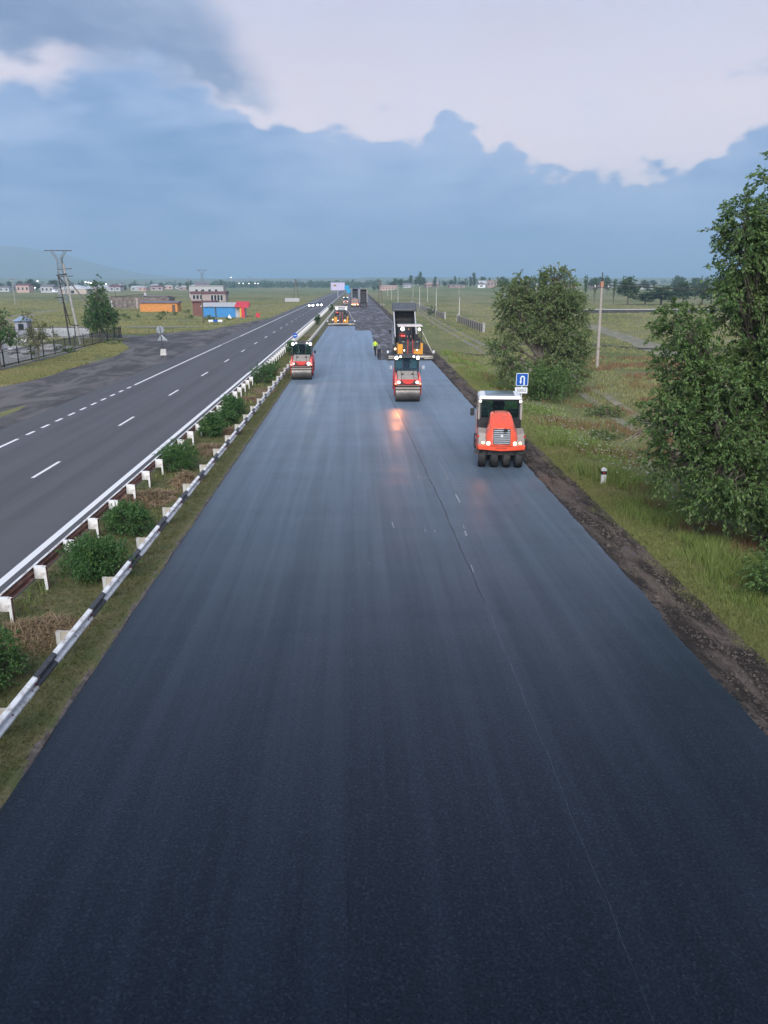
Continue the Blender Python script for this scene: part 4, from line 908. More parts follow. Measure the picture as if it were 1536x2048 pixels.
def lamp(name, parent, c, r, m, depth=.05, housing=None, axis=(0, -1, 0)):
    a = Vector(axis); c = Vector(c); mb = MB(); mb.cyl(c - a * depth, c + a * .004, r * 1.12, r * 1.12, 12, 1); 
    rings = []
    e1 = a.cross(Vector((0, 0, 1))).normalized() if abs(a.z) < .9 else Vector((1, 0, 0)); e2 = e1.cross(a)
    for f, rr in ((.004, 1), (.02, .8), (.03, .4)): rings.append([c + a * f + (e1 * math.cos(k * .5236) + e2 * math.sin(k * .5236)) * r * rr for k in range(12)])
    mb.loft(rings, 0); return mb.build(name, [m, housing or blk], parent)
def wheel(parent, c, r, w, rimcol, n=22, axis='x'):
    x, y, z = c; mb = MB(); prof = [(-w / 2, r * .62), (-w / 2, r * .86), (-w * .42, r * .96), (-w * .2, r), (w * .2, r), (w * .42, r * .96), (w / 2, r * .86), (w / 2, r * .62)]
    mb.loft([[(x + u, y + rr * math.cos(6.2832 * k / n), z + rr * math.sin(6.2832 * k / n)) for k in range(n)] for u, rr in prof], 0, True)
    tyre = mb.build('wheel', rubber, parent); mb = MB(); 
    for sgn in (-1, 1): mb.cyl((x + sgn * w * .3, y, z), (x + sgn * (w / 2 + .006), y, z), r * .6, r * .52, 14)
    mb.build('rim', rimcol, tyre); return tyre

# ---- rubber-tyred roller (front faces the camera: -y)
def tyre_roller(label, loc, rz):
    t = thing('pneumatic_roller', label, 'road roller', loc, rz)
    for y, xs_ in ((-1.85, (-.80, -.27, .27, .80)), (1.85, (-.54, 0, .54))):
        for x in xs_: wheel(t, (x, y, .50), .50, .34, silver, 26)
    # chassis, fenders, side tanks
    mb = MB(); mb.box(-.80, .80, -2.3, 2.35, .62, .98); mb.box(-.98, -.80, -1.2, 1.1, .42, 1.1); mb.box(.80, .98, -1.2, 1.1, .42, 1.1); mb.box(-.85, .85, -1.25, 1.2, .16, .62); mb.build('chassis', drk, t, .02)
    mb = MB()
    for s_ in (-1, 1):
        mb.prism([(-1.3, .42), (1.25, .42), (1.25, 1.42), (-1.3, 1.42)], 'x', s_ * 1.0 - .02, s_ * 1.0 + .03)
        mb.prism([(1.25, .85), (2.55, .95), (2.55, 1.75), (1.25, 1.75)], 'x', s_ * .98 - .02, s_ * .98 + .03)
    mb.build('side_panel', paint_red, t, .015)
    mb = MB()
    for s_ in (-1, 1): mb.hexa([(s_ * 1.0, -2.50, 1.12), (s_ * .42, -2.55, 1.12), (s_ * .42, -1.2, 1.12), (s_ * 1.0, -1.2, 1.12), (s_ * 1.0, -2.12, 1.60), (s_ * .42, -2.25, 1.52), (s_ * .42, -1.2, 1.62), (s_ * 1.0, -1.2, 1.66)])
    mb.build('fender', taupe, t, .03)
    mb = MB(); mb.prism([(-1.02, 1.13), (-1.0, .93), (-.35, .88), (0, .86), (.35, .88), (1.0, .93), (1.02, 1.13)], 'y', -2.60, -1.25); mb.build('bumper', paint_red, t, .025)
    # hood: lofted, swelling at the grille and narrowing to the cab
    mb = MB()
    def ring(y, w0, w1, w2, z0, z1, z2):
        r = [(-w0, y, z0), (w0, y, z0), (w1, y, z1), (w2, y, z2), (w2 * .5, y, z2 + .05), (-w2 * .5, y, z2 + .05), (-w2, y, z2), (-w1, y, z1)]
        return [(a, b2 + (c2 - 1.1) * .24 * max(0, min(1, (-1.3 - y) / 1.3)), c2) for a, b2, c2 in r]
    mb.loft([ring(-2.64, .42, .46, .38, 1.10, 1.40, 1.80), ring(-2.52, .60, .68, .44, 1.10, 1.44, 1.90), ring(-2.1, .64, .72, .50, 1.10, 1.52, 2.02), ring(-1.3, .58, .62, .47, 1.10, 1.60, 2.22), ring(-.62, .52, .54, .42, 1.1, 1.62, 2.27)]); hood = mb.build('hood', paint_red, t, .03)
    mb = MB()
    for k in range(2): mb.rbox((0, -1.02 + k * .22, 2.285 + k * .018), (.62, .045, .02), rx=.1)
    mb.build('hood_louvre', drk, hood)
    # grille of slats in a dark recess, with badge, exhaust and lettering
    gp = thing_part('grille', t); mb = MB(); mb.hexa([(-.36, -2.685, 1.20), (.36, -2.685, 1.20), (.36, -2.62, 1.2), (-.36, -2.62, 1.2), (-.37, -2.535, 1.83), (.37, -2.535, 1.83), (.37, -2.46, 1.83), (-.37, -2.46, 1.83)]); mb.build('grille_recess', blk, gp, .01)
    for k in range(7):
        z = 1.235 + k * .088; yy = -2.70 + (z - 1.1) * .24; wd = .345 + .018 * math.sin(k * .5); MB().rbox((0, yy, z), (wd * 2, .03, .042), rx=-.2).build('grille_slat', mat('grille_silver', (.30, .33, .37), .4, metal=.4, var=.05), gp, .008)
    mb = MB(); mb.cyl((0, -2.645, 1.53), (0, -2.60, 1.535), .055, .055, 14); mb.build('badge', cabwhite, gp)
    mb = MB(); mb.tube([(.14, -2.45, 1.78), (.14, -2.63, 1.80), (.15, -2.70, 1.80)], [.07, .075, .08], 12); mb.build('exhaust_pipe', blk, t)
    o = put('lettering', text_mesh('HAMM', .115, blk, 1.5), t); o.location = (0, -2.607, 1.00); o.rotation_euler = (math.pi / 2, 0, 0)
    for s_ in (-1, 1):
        lamp('headlight', t, (s_ * .56, -2.56, 1.20), .085, lamp_w, .12, silver); lamp('indicator', t, (s_ * .80, -2.53, 1.22), .06, lamp_o, .10, silver)
        mb = MB(); mb.tube([(s_ * .95, -2.35, .90), (s_ * .60, -2.42, .93), (s_ * .22, -2.40, .86)], .025, 6); mb.tube([(s_ * .95, -2.40, .82), (s_ * .58, -2.44, .95), (s_ * .20, -2.42, .80)], .02, 6); mb.box(s_ * .45 - .07, s_ * .45 + .07, -2.46, -2.40, .86, .97); mb.box(s_ * .96 - .2, s_ * .96 + .02, -2.38, -2.34, .70, .9); mb.build('scraper_bar', drk, t)
    # cab
    mb = MB(); mb.box(-.97, .97, -.55, 1.15, 1.15, 1.92); mb.build('cab_base', blk, t, .03)
    for s_ in (-1, 1):
        MB().prism([(-.60, 1.9), (-.50, 1.9), (-.38, 2.82), (-.48, 2.82)], 'x', s_ * .95 - .05, s_ * .95 + .05).build('cab_pillar', pillar_m, t, .015); MB().box(s_ * .95 - .04, s_ * .95 + .04, 1.05, 1.15, 1.9, 2.82).build('cab_pillar', pillar_m, t, .015)
    mb = MB(); mb.prism([(-.93, 1.92), (.93, 1.92), (.93, 1.99), (-.93, 1.99)], 'y', -.58, -.53); mb.prism([(-.93, 2.74), (.93, 2.74), (.93, 2.80), (-.93, 2.80)], 'y', -.47, -.42)
    for s_ in (-1, 1): mb.prism([(-.57, 1.95), (-.52, 1.95), (-.42, 2.78), (-.47, 2.78)], 'x', s_ * .87 - .03, s_ * .87 + .03); mb.box(s_ * .97 - .02, s_ * .97 + .02, .25, .30, 1.9, 2.8); mb.box(s_ * .97 - .02, s_ * .97 + .02, -.45, 1.1, 1.88, 1.94)
    mb.build('window_frame', blk, t)
    mb = MB(); mb.add([(-.9, -.555, 1.97), (.9, -.555, 1.97), (.9, -.455, 2.76), (-.9, -.455, 2.76)], [(0, 1, 2, 3)]); mb.build('windscreen', glass, t)
    for s_ in (-1, 1): MB().add([(s_ * .96, -.5, 1.94), (s_ * .96, 1.08, 1.94), (s_ * .96, 1.08, 2.8), (s_ * .96, -.4, 2.8)], [(0, 1, 2, 3)]).build('side_window', glass, t)
    MB().add([(-.9, 1.1, 1.94), (.9, 1.1, 1.94), (.9, 1.1, 2.8), (-.9, 1.1, 2.8)], [(0, 1, 2, 3)]).build('rear_window', glass, t)
    mb = MB(); mb.hexa([(-1.0, -.60, 2.82), (1.0, -.60, 2.82), (1.0, 1.28, 2.82), (-1.0, 1.28, 2.82), (-.90, -.42, 2.95), (.90, -.42, 2.95), (.90, 1.2, 2.97), (-.90, 1.2, 2.97)]); rf_ = mb.build('cab_roof', cabwhite, t, .05)
    mb = MB(); mb.hexa([(-.66, -.30, 2.98), (.66, -.30, 2.98), (.66, .95, 2.99), (-.66, .95, 2.99), (-.62, -.26, 3.01), (.62, -.26, 3.01), (.62, .9, 3.02), (-.62, .9, 3.02)]); mb.build('roof_window', mat('roof_glass', (.16, .2, .24), .12, var=.05), rf_, .01)
    for s_ in (-1, 1): lamp('work_lamp', t, (s_ * .90, -.60, 2.74), .06, lamp_soft, .06)
    mb = MB(); mb.tube([(-.97, -.55, 2.5), (-1.22, -.72, 2.45), (-1.26, -.76, 2.1)], .015, 6); mb.rbox((-1.25, -.78, 2.28), (.18, .06, .32)); mb.build('mirror', blk, t, .01)
    mb = MB(); mb.tube([(-1.0, -.62, 1.2), (-1.06, -.64, 1.6), (-1.04, -.6, 2.5)], .018, 6); mb.tube([(-1.0, .25, 1.2), (-1.06, .25, 1.6), (-1.0, .25, 2.3)], .018, 6); mb.build('hand_rail', silver, t)
    mb = MB(); mb.box(-.28, .28, .45, .95, 1.90, 2.05); mb.rbox((0, .98, 2.35), (.5, .12, .62), rx=-.12); mb.rbox((0, 1.02, 2.72), (.26, .09, .16)); mb.build('seat', blk, t, .04)
    mb = MB(); mb.tube([(0, .02, 1.9), (0, .10, 2.16)], .03, 8); mb.tube([(.19 * math.cos(k * .5236), .10 + .06 * math.sin(k * .5236), 2.17 + .17 * math.sin(k * .5236)) for k in range(13)], .015, 6, caps=False); mb.build('steering_wheel', blk, t); 
    MB().tube([(-.35, -.575, 2.0), (.12, -.53, 2.36)], .012, 4).build('wiper', blk, t)
    mb = MB(); [mb.box(-1.10, -.98, -.28 + k * .0, .16, .50 + k * .30, .54 + k * .30) for k in range(3)]; mb.tube([(-1.10, -.28, .5), (-1.10, -.28, 1.12)], .02, 5); mb.tube([(-1.10, .16, .5), (-1.10, .16, 1.12)], .02, 5); mb.build('step_ladder', drk, t)
    for s_ in (-1, 1): MB().tube([(s_ * .5, -2.44, .97), (s_ * .62, -2.36, .72), (s_ * .55, -2.2, .62)], .018, 5).build('hose', blk, t); MB().box(s_ * 1.03 - .012, s_ * 1.03 + .012, -1.0, .9, .50, .58).build('side_stripe', blk, t); MB().box(s_ * 1.0 - .04, s_ * 1.0 + .04, -2.28, -2.18, 1.42, 1.5).build('fender_marker', red_p, t)
    mb = MB(); mb.box(-.9, -.5, .1, .9, 1.9, 2.12); mb.box(.45, .9, .0, .8, 1.9, 2.2); mb.build('console', drk, t, .03)
    return t
def thing_part(name, parent):
    o = bpy.data.objects.new(name, None); COL.objects.link(o); o.parent = parent; return o
TR = (6.55, 35.05, 0); TRZ = -R(7)
tr = tyre_roller('orange-red rubber-tyred roller with white cab roof on the new asphalt', TR, TRZ)
def onto(loc, rz, p): v = Matrix.Rotation(rz, 3, 'Z') @ Vector(p); return (loc[0] + v.x, loc[1] + v.y, loc[2] + v.z)
person('operator in dark clothing seated inside the orange-red tyred roller', onto(TR, TRZ, (0, .66, 2.02)), TRZ, navy, navy, seated(), cap=None)

# ---- tandem vibratory roller
def tandem(label, loc, rz, group=None, one_lamp=False):
    t = thing('tandem_roller', label, 'road roller', loc, rz, group)
    for y in (-1.65, 1.65):
        n = 40; prof = [(-.82, .40), (-.84, .56), (-.835, .585), (-.815, .60), (.815, .60), (.835, .585), (.84, .56), (.82, .40)]
        mb = MB(); mb.loft([[(u, y + r * math.cos(6.2832 * k / n), .60 + r * math.sin(6.2832 * k / n)) for k in range(n)] for u, r in prof]); d = mb.build('drum', drum_m, t)
        mb = MB(); mb.cyl((-.86, y, .6), (.86, y, .6), .22, .22, 16); mb.build('drum_hub', drk, d)
        s_ = -1 if y < 0 else 1
        mb = MB(); mb.box(-.84, .84, y + s_ * .58, y + s_ * .66, .92, 1.06); mb.tube([(-.8, y + s_ * .63, 1.16), (.8, y + s_ * .63, 1.16)], .03, 8); mb.build('scraper', taupe, t, .01)
    # yokes and front bodies
    for s_ in (-1, 1):
        y0, y1 = (-2.35, -.75) if s_ < 0 else (.75, 2.35); yf = y0 if s_ < 0 else y1
        mb = MB(); mb.hexa([(-.93, y0, 1.20), (.93, y0, 1.20), (.93, y1, 1.20), (-.93, y1, 1.20), (-.90, y0 + (.18 if s_ < 0 else 0), 1.56), (.90, y0 + (.18 if s_ < 0 else 0), 1.56), (.90, y1 - (0 if s_ < 0 else .18), 1.56), (-.90, y1 - (0 if s_ < 0 else .18), 1.56)]); mb.build('nose', paint_red2, t, .05)
        for k in (-1, 1): mb2 = MB(); mb2.prism([(s_ * 1.05, 1.3), (s_ * 2.1, 1.3), (s_ * 1.75, .45), (s_ * 1.5, .45)], 'x', k * .90 - .03, k * .90 + .04); mb2.build('yoke', paint_red2, t, .01)
        if s_ < 0:
            mb = MB(); mb.prism([(-.62, 1.26), (.62, 1.26), (.55, 1.52), (-.55, 1.52)], 'y', -2.385, -2.20); mb.build('nose_panel', drk, t, .01)
            mb = MB(); mb.prism([(-.42, 1.52), (.42, 1.52), (.30, 1.33), (0, 1.27), (-.30, 1.33)], 'y', -2.40, -2.18); mb.build('nose_badge', paint_red2, t, .01)
        mb = MB(); yy0, yy1 = (-2.12, -.85) if s_ < 0 else (.85, 2.12); za, zb = (1.66, 2.02) if s_ < 0 else (2.02, 1.66)
        mb.hexa([(-.72, yy0, 1.5), (.72, yy0, 1.5), (.72, yy1, 1.5), (-.72, yy1, 1.5), (-.70, yy0, za), (.70, yy0, za), (.70, yy1, zb), (-.70, yy1, zb)]); tank = mb.build('water_tank', taupe, t, .04)
        for xx in (-.42, .42): MB().hexa([(xx - .02, yy0 - .004, 1.56), (xx + .02, yy0 - .004, 1.56), (xx + .02, yy1, 1.56), (xx - .02, yy1, 1.56), (xx - .02, yy0 - .004, za + .005), (xx + .02, yy0 - .004, za + .005), (xx + .02, yy1, zb + .005), (xx - .02, yy1, zb + .005)]).build('tank_strap', drk, tank)
        for k in (-1, 1): mb = MB(); mb.hexa([(k * .74, y0 + .2, 1.5), (k * .90, y0 + .2, 1.5), (k * .90, y1 - .1, 1.5), (k * .74, y1 - .1, 1.5), (k * .74, y0 + .32, 1.80), (k * .86, y0 + .32, 1.78), (k * .86, y1 - .1, 1.92), (k * .74, y1 - .1, 1.92)]); mb.build('shoulder_cowl', paint_red2, t, .03)
    for k in (-1, 1):
        lamp('headlight', t, (k * .62, -2.40, 1.40), (.10 if not one_lamp else .14 if k > 0 else .06), lamp_w if (not one_lamp or k > 0) else lamp_soft, .14); lamp('side_light', t, (k * .84, -2.35, 1.30), .035, lamp_o if not one_lamp else lamp_r, .05)
    # cab
    mb = MB(); mb.box(-.80, .80, -.80, .80, 1.30, 1.95); mb.build('cab_base', blk, t, .03)
    mb = MB()
    for k in (-1, 1):
        for yy in (-.80, .74): mb.prism([(yy, 1.95), (yy + .07, 1.95), (yy + .07 + (.06 if yy < 0 else -.02), 2.90), (yy + (.06 if yy < 0 else -.02), 2.90)], 'x', k * .80 - .035, k * .80 + .035)
        mb.prism([(-.80, 1.95), (-.76, 1.95), (-.70, 2.9), (-.74, 2.9)], 'x', k * .30 - .02, k * .30 + .02)
    mb.box(-.80, .80, -.82, -.77, 1.93, 2.0); mb.build('cab_frame', blk, t)
    MB().add([(-.79, -.785, 1.96), (.79, -.785, 1.96), (.79, -.72, 2.9), (-.79, -.72, 2.9)], [(0, 1, 2, 3)]).build('windscreen', glass, t)
    for k in (-1, 1): MB().add([(k * .81, -.76, 1.96), (k * .81, .78, 1.96), (k * .81, .78, 2.9), (k * .81, -.7, 2.9)], [(0, 1, 2, 3)]).build('side_window', glass, t)
    MB().add([(-.79, .79, 1.96), (.79, .79, 1.96), (.79, .77, 2.9), (-.79, .77, 2.9)], [(0, 1, 2, 3)]).build('rear_window', glass, t)
    mb = MB(); mb.hexa([(-.86, -.84, 2.88), (.86, -.84, 2.88), (.86, .86, 2.88), (-.86, .86, 2.88), (-.80, -.76, 3.02), (.80, -.76, 3.02), (.80, .8, 3.02), (-.80, .8, 3.02)]); mb.build('cab_roof', blk, t, .04)
    for k in (-1, 1):
        lamp('work_lamp', t, (k * .74, -.92, 2.90), .12, lamp_soft, .10, cabwhite); lamp('work_lamp', t, (k * .46, -.90, 2.98), .07, lamp_soft, .08, cabwhite)
    for k in ((-1, 1) if not one_lamp else (1,)):
        mb = MB(); mb.tube([(k * .82, -.75, 2.3), (k * 1.08, -.95, 2.28)], .014, 6); mb.rbox((k * 1.12, -.98, 2.25), (.17, .06, .24)); mb.build('mirror', silver if not one_lamp else blk, t, .01)
    MB().tube([(-.2, -.80, 2.02), (.12, -.765, 2.5)], .012, 4).build('wiper', blk, t)
    for k in (-1, 1):
        MB().tube([(k * .90, -1.15, 1.85), (k * .90, -1.15, 2.12), (k * .86, -.85, 2.2)], .018, 5).build('hand_rail', blk, t); mb = MB(); mb.cyl((k * .35, -1.5, 1.80), (k * .35, -1.52, 1.90), .09, .08, 10); mb.build('tank_cap', blk, t)
        MB().tube([(k * .88, -1.1, 1.25), (k * .93, -1.4, 1.12), (k * .90, -1.68, .72)], .018, 5).build('hose', blk, t); MB().box(k * .86 - .06, k * .86 + .06, -.75, .75, .75, .82).build('cab_step', drk, t)
    mb = MB(); mb.box(-.26, .26, .05, .55, 1.90, 2.10); mb.rbox((0, .58, 2.40), (.48, .12, .6), rx=-.12); mb.build('seat', blk, t, .04)
    mb = MB(); mb.tube([(0, -.42, 1.9), (0, -.32, 2.2)], .03, 8); mb.tube([(.19 * math.cos(k * .5236), -.32 + .06 * math.sin(k * .5236), 2.21 + .17 * math.sin(k * .5236)) for k in range(13)], .015, 6, caps=False); mb.box(-.22, .22, -.55, -.45, 1.95, 2.22); mb.build('steering_console', blk, t)
    return t
T2L = (3.53, 54.75, 0); T1L = (-4.62, 67.6, 0)
t2 = tandem('red tandem steel-drum roller with both headlights lit, following the near paving machine', T2L, -R(1.0)); t1 = tandem('red tandem steel-drum roller with one glaring headlight, running along the median', T1L, R(0.5), one_lamp=True)
for L_, nm_ in ((T2L, 'operator in dark clothing inside the red roller with both headlights lit'), (T1L, 'operator in dark clothing inside the red roller with one glaring headlight')): person(nm_, (L_[0], L_[1] + .28, 2.10), 0, greyc, navy, seated())

# ---- asphalt paver (rear and screed towards the camera)
def paver(label, loc, rz, x0, x1, xc, group=None):
    t = thing('asphalt_paver', label, 'paver', loc, rz, group)
    mb = MB(); mb.box(x0, x1, 0.0, .62, .03, .32); mb.build('screed', drk, t, .02)
    for a, b_, zz in ((x0 + .06, xc - 1.42, .44), (xc + 1.42, x1 - .06, .44)):
        if b_ - a > .15: mb = MB(); mb.box(a, b_, -.10, .55, .32, zz); mb.box(a, b_, -.12, -.06, .17, .28); mb.build('screed_extension', cream, t, .02)
    mb = MB(); mb.box(xc - 1.42, xc + 1.42, -.22, .40, .38, .46); mb.box(xc - 1.42, xc + 1.42, -.24, -.20, .30, .50); mb.box(xc - .1, xc + .1, -.26, -.24, .42, .48, 1); mb.build('walkway', [cream, drk], t, .01)
    for x in (x0, x1): mb = MB(); mb.box(x - .05, x + .05, -.15, .95, .02, .62); e = mb.build('end_plate', drk, t, .01); MB().box(x - .10, x + .10, -.1, .1, .75, 1.02).build('control_box', cabwhite, e, .02); MB().cyl((x, 0, .6), (x, 0, .76), .03).build('box_stand', drk, e)
    mb = MB(); mb.box(xc - 1.15, xc + 1.15, .9, 3.6, .45, 1.55); mb.box(xc - .55, xc + .55, .75, 1.2, .4, 1.9); mb.build('tractor_body', drk, t, .03)
    MB().box(xc - 1.34, xc - .80, .70, 3.0, .55, 1.62).build('side_cover', amber_p, t, .02); MB().box(xc + .36, xc + 1.08, .70, 1.0, .55, 1.10).build('side_cover', amber_p, t, .02); MB().box(xc + 1.085, xc + 1.34, .70, 3.0, .55, 1.70).build('side_cover', amber_p, t, .02)
    for s_ in (-1, 1): mb = MB(); mb.box(xc + s_ * .75 - .35, xc + s_ * .75 + .35, .95, 1.25, 1.45, 2.15); mb.rbox((xc + s_ * .75, .93, 2.2), (.6, .28, .10), rx=.5); cns = mb.build('console', blk, t, .04); MB().box(xc + s_ * .75 - .12, xc + s_ * .75 + .14, .935, .95, 1.78, 1.95).build('gauge_panel', greyc, cns)
    for s_ in (-1, 1): mb = MB(); mb.tube([(xc + s_ * .27, .70, .55), (xc + s_ * .27, .66, 1.7), (xc + s_ * .25, .8, 2.1)], .03, 6); mb.build('ladder_rail', paint_red2, t)
    mb = MB()
    for z in (.8, 1.1, 1.4): mb.box(xc - .26, xc + .26, .66, .74, z, z + .04)
    mb.build('ladder_steps', drk, t)
    mb = MB(); mb.box(xc - 1.1, xc + 1.1, 1.2, 2.9, 1.55, 1.62); mb.build('platform', drk, t)
    for s_ in (-1, 1): mb = MB(); mb.box(xc + s_ * .72 - .24, xc + s_ * .72 + .24, 1.5, 1.95, 1.9, 2.05); mb.rbox((xc + s_ * .72, 1.98, 2.32), (.46, .1, .55)); mb.build('seat', blk, t, .03)
    mb = MB(); mb.hexa([(xc - 1.32, .9, 3.42), (xc + 1.32, .9, 3.42), (xc + 1.32, 3.1, 3.46), (xc - 1.32, 3.1, 3.46), (xc - 1.28, .95, 3.55), (xc + 1.28, .95, 3.55), (xc + 1.28, 3.05, 3.6), (xc - 1.28, 3.05, 3.6)]); mb.build('canopy', mat('canopy_pale', (.62, .56, .52), .55, dirt=(.35, .3, .28)), t, .03)
    for s_ in (-1, 1):
        for yy in (1.0, 2.95): MB().tube([(xc + s_ * 1.2, yy, 1.5), (xc + s_ * 1.2, yy, 3.45)], .04, 6).build('canopy_post', blk, t)
    lamp('work_lamp', t, (xc - .82, .82, 3.20), .20, lamp_soft, .10, cabwhite); lamp('work_lamp', t, (xc + .95, .82, 3.15), .15, lamp_soft, .10, cabwhite)
    lamp('low_lamp', t, (xc - .65, .66, .98), .08, lamp_soft, .1); lamp('low_lamp', t, (xc + .72, .66, 1.02), .08, lamp_w, .1); lamp('beacon', t, (xc - 1.62, .5, 1.15), .11, lamp_o, .2); MB().cyl((xc - 1.62, .58, .45), (xc - 1.62, .58, 1.15), .03).build('beacon_stand', drk, t)
    mb = MB(); mb.tube([(xc + 1.28, 1.0, 2.9), (x1 - .02, .2, .62)], .035, 6); mb.build('diagonal_strut', cream, t)
    mb = MB(); mb.hexa([(xc - 1.35, 3.6, .5), (xc + 1.35, 3.6, .5), (xc + 1.2, 5.6, .5), (xc - 1.2, 5.6, .5), (xc - 1.65, 3.6, 1.3), (xc + 1.65, 3.6, 1.3), (xc + 1.6, 5.7, 1.15), (xc - 1.6, 5.7, 1.15)]); mb.build('hopper', drk, t, .02)
    for s_ in (-1, 1): mb = MB(); mb.prism([(1.0, .05), (3.6, .05), (3.95, .35), (3.7, .68), (.9, .68), (.65, .35)], 'x', xc + s_ * 1.1 - .16, xc + s_ * 1.1 + .16); mb.build('crawler_track', rubber, t, .04)
    mb = MB(); mb.tube([(xc + .1, 1.9, 1.6), (xc + .1, 1.9, 2.6)], .05, 8); mb.build('exhaust_stack', blk, t)
    mb = MB(); mb.cyl((xc - 1.0, .82, 2.45), (xc - .55, .82, 2.45), .13); mb.build('gas_bottle', paint_red2, t); 
    return t
P1L = (5.75, 82.5, 0); paver('amber and black paving machine with lit lamps, nearer of two, behind the raised tipper', P1L, 0, -2.42, 2.42, 0, 'paving machines')
person('paver operator in black leaning on the console of the nearer paving machine', (5.58, 83.55, 1.60), 0.4, navy, navy, stand(.02, .1))
person('paver operator in red jacket seated at the side of the nearer paving machine', (4.92, 84.2, 2.06), 0.2, redc, navy, seated())
P2L = (-2.8, 151.3, 0); paver('amber and black paving machine beside the median, farther of two', P2L, 0, -2.6, 2.6, 0, 'paving machines')
person('worker in grey shirt and dark cap walking beside the nearer paving machine', (2.45, 83.3, 0), -0.15, greyc, navy, stand(.22, .12, 1.04), cap=navy)
person('worker in yellow-green high-visibility top and dark trousers', (2.12, 87.2, 0), 2.6, hivis, navy, stand(.15, .08, 1.05), cap=navy)

# ---- tipper lorries
grey_bed = mat('tipper_grey', (.085, .095, .11), .5, metal=.2, var=.1, dirt=(.13, .11, .10), damt=.6); lorry_white = mat('lorry_white', (.40, .41, .43), .45, dirt=(.35, .3, .27)); hot = mat('hot_asphalt', (.016, .017, .019), .75, var=.5, scale=10, bump=.9, bscale=16); brown_bed = mat('tipper_brown', (.15, .10, .09), .6, var=.2, dirt=(.08, .06, .05))
BL = 4.6
def tipper(label, loc, tilt, bedm, cabm, group='tipper lorries on the closed carriageway', beacons=False, cover=True):
    """tail towards the camera; the bed tilts about its tail hinge"""
    t = thing('tipper_lorry', label, 'lorry', loc, 0, group)
    mb = MB(); mb.box(-.45, .45, .1, 7.6, .75, 1.05); mb.box(-1.15, 1.15, .0, .12, .55, .75); mb.build('chassis', drk, t, .02)
    for y in (.9, 2.25, 6.6):
        for s_ in (-1, 1): wheel(t, (s_ * .98, y, .52), .52, .45 if y < 5 else .3, silver, 18)
    for s_ in (-1, 1): MB().box(s_ * .98 - .24, s_ * .98 + .24, .22, .26, .25, .95).build('mud_flap', blk, t); MB().box(s_ * .95 - .12, s_ * .95 + .12, -.02, .0, .60, .72).build('tail_lamp', red_p, t)
    mb = MB(); mb.hexa([(-1.2, 5.7, .75), (1.2, 5.7, .75), (1.2, 7.8, .75), (-1.2, 7.8, .75), (-1.15, 5.75, 3.0), (1.15, 5.75, 3.0), (1.15, 7.4, 3.0), (-1.15, 7.4, 3.0)]); cab = mb.build('cab', cabm, t, .08)
    MB().box(-.9, .9, 5.70, 5.72, 1.9, 2.6).build('rear_window', glass, cab)
    for s_ in (-1, 1): mb = MB(); mb.tube([(s_ * 1.15, 7.2, 2.4), (s_ * 1.42, 7.3, 2.4)], .02, 6); mb.rbox((s_ * 1.45, 7.3, 2.2), (.2, .08, .5)); mb.build('mirror', blk, cab, .02)
    b_ = thing_part('bed', t); b_.location = (0, .25, 1.1); b_.rotation_euler = (tilt, 0, 0)
    mb = MB(); mb.box(-1.15, 1.15, 0, BL, 0, .10); mb.build('bed_floor', drk, b_, .01)
    for s_ in (-1, 1):
        mb = MB(); mb.box(s_ * 1.20 - .05, s_ * 1.20 + .05, 0, BL, 0, 1.25); 
        for k in range(5): mb.box(s_ * 1.27 - .04, s_ * 1.27 + .04, .3 + k * .95, .42 + k * .95, .05, 1.2)
        mb.build('bed_side', bedm, b_, .01); MB().box(s_ * 1.21 - .07, s_ * 1.21 + .07, 0, BL, 1.25, 1.33).build('side_rail', cabm, b_, .01); MB().box(s_ * 1.24 - .03, s_ * 1.24 + .04, -.03, .09, 0, 1.25).build('tail_post', cabm, b_)
    MB().box(-1.15, 1.15, BL - .1, BL, .1, 1.35).build('bed_front', drk, b_, .01)
    if tilt > .3:
        if cover: mb = MB(); mb.hexa([(-1.45, BL - .5, 1.38), (1.45, BL - .5, 1.38), (1.45, BL + .9, 1.38), (-1.45, BL + .9, 1.38), (-1.3, BL - .4, 1.58), (1.3, BL - .4, 1.58), (1.3, BL + .8, 1.58), (-1.3, BL + .8, 1.58)]); mb.build('cab_protector', grey_bed, b_, .05)
        mb = MB(); rings = []
        for f, hh in ((0.15, .3), (1.4, .6), (2.4, .75), (3.3, .55), (3.9, .12)): rings.append([(-1.1, f, .1), (-.8, f, .1 + hh * .75), (0, f, .1 + hh), (.8, f, .1 + hh * .75), (1.1, f, .1)])
        mb.loft(rings); mb.build('asphalt_load', hot, b_)
        mb = MB(); mb.tube([(0, 4.2, 1.0), Vector((0, .25, 1.1)) + Matrix.Rotation(tilt, 3, 'X') @ Vector((0, 3.8, 0))], [.12, .07], 8); mb.build('hydraulic_ram', silver, t)
    else:
        MB().box(-1.15, 1.15, -.06, 0.0, .1, 1.3).build('tailgate', bedm, b_, .01); mb = MB(); mb.prism([(-1.15, 1.3), (-.6, 1.5), (.6, 1.5), (1.15, 1.3)], 'y', .0, BL - .2); mb.build('tarpaulin', blk, b_)
    if beacons:
        for s_ in (-1, 1): lamp('beacon', b_, (s_ * .85, BL + .05, 1.85), .26, lamp_r, .2, silver, (0, -.8, -.6)); MB().box(s_ * .85 - .05, s_ * .85 + .05, BL, BL + .1, 1.3, 1.85).build('beacon_stand', silver, b_)
    return t
tipper('grey tipper lorry with raised bed feeding the nearer paving machine', (5.6, 89.0, -.05), R(39), grey_bed, lorry_white)
tipper('brown tipper lorry with lowered bed ahead of the farther paving machine', (-2.9, 158.5, -.05), 0.0, brown_bed, lorry_white)
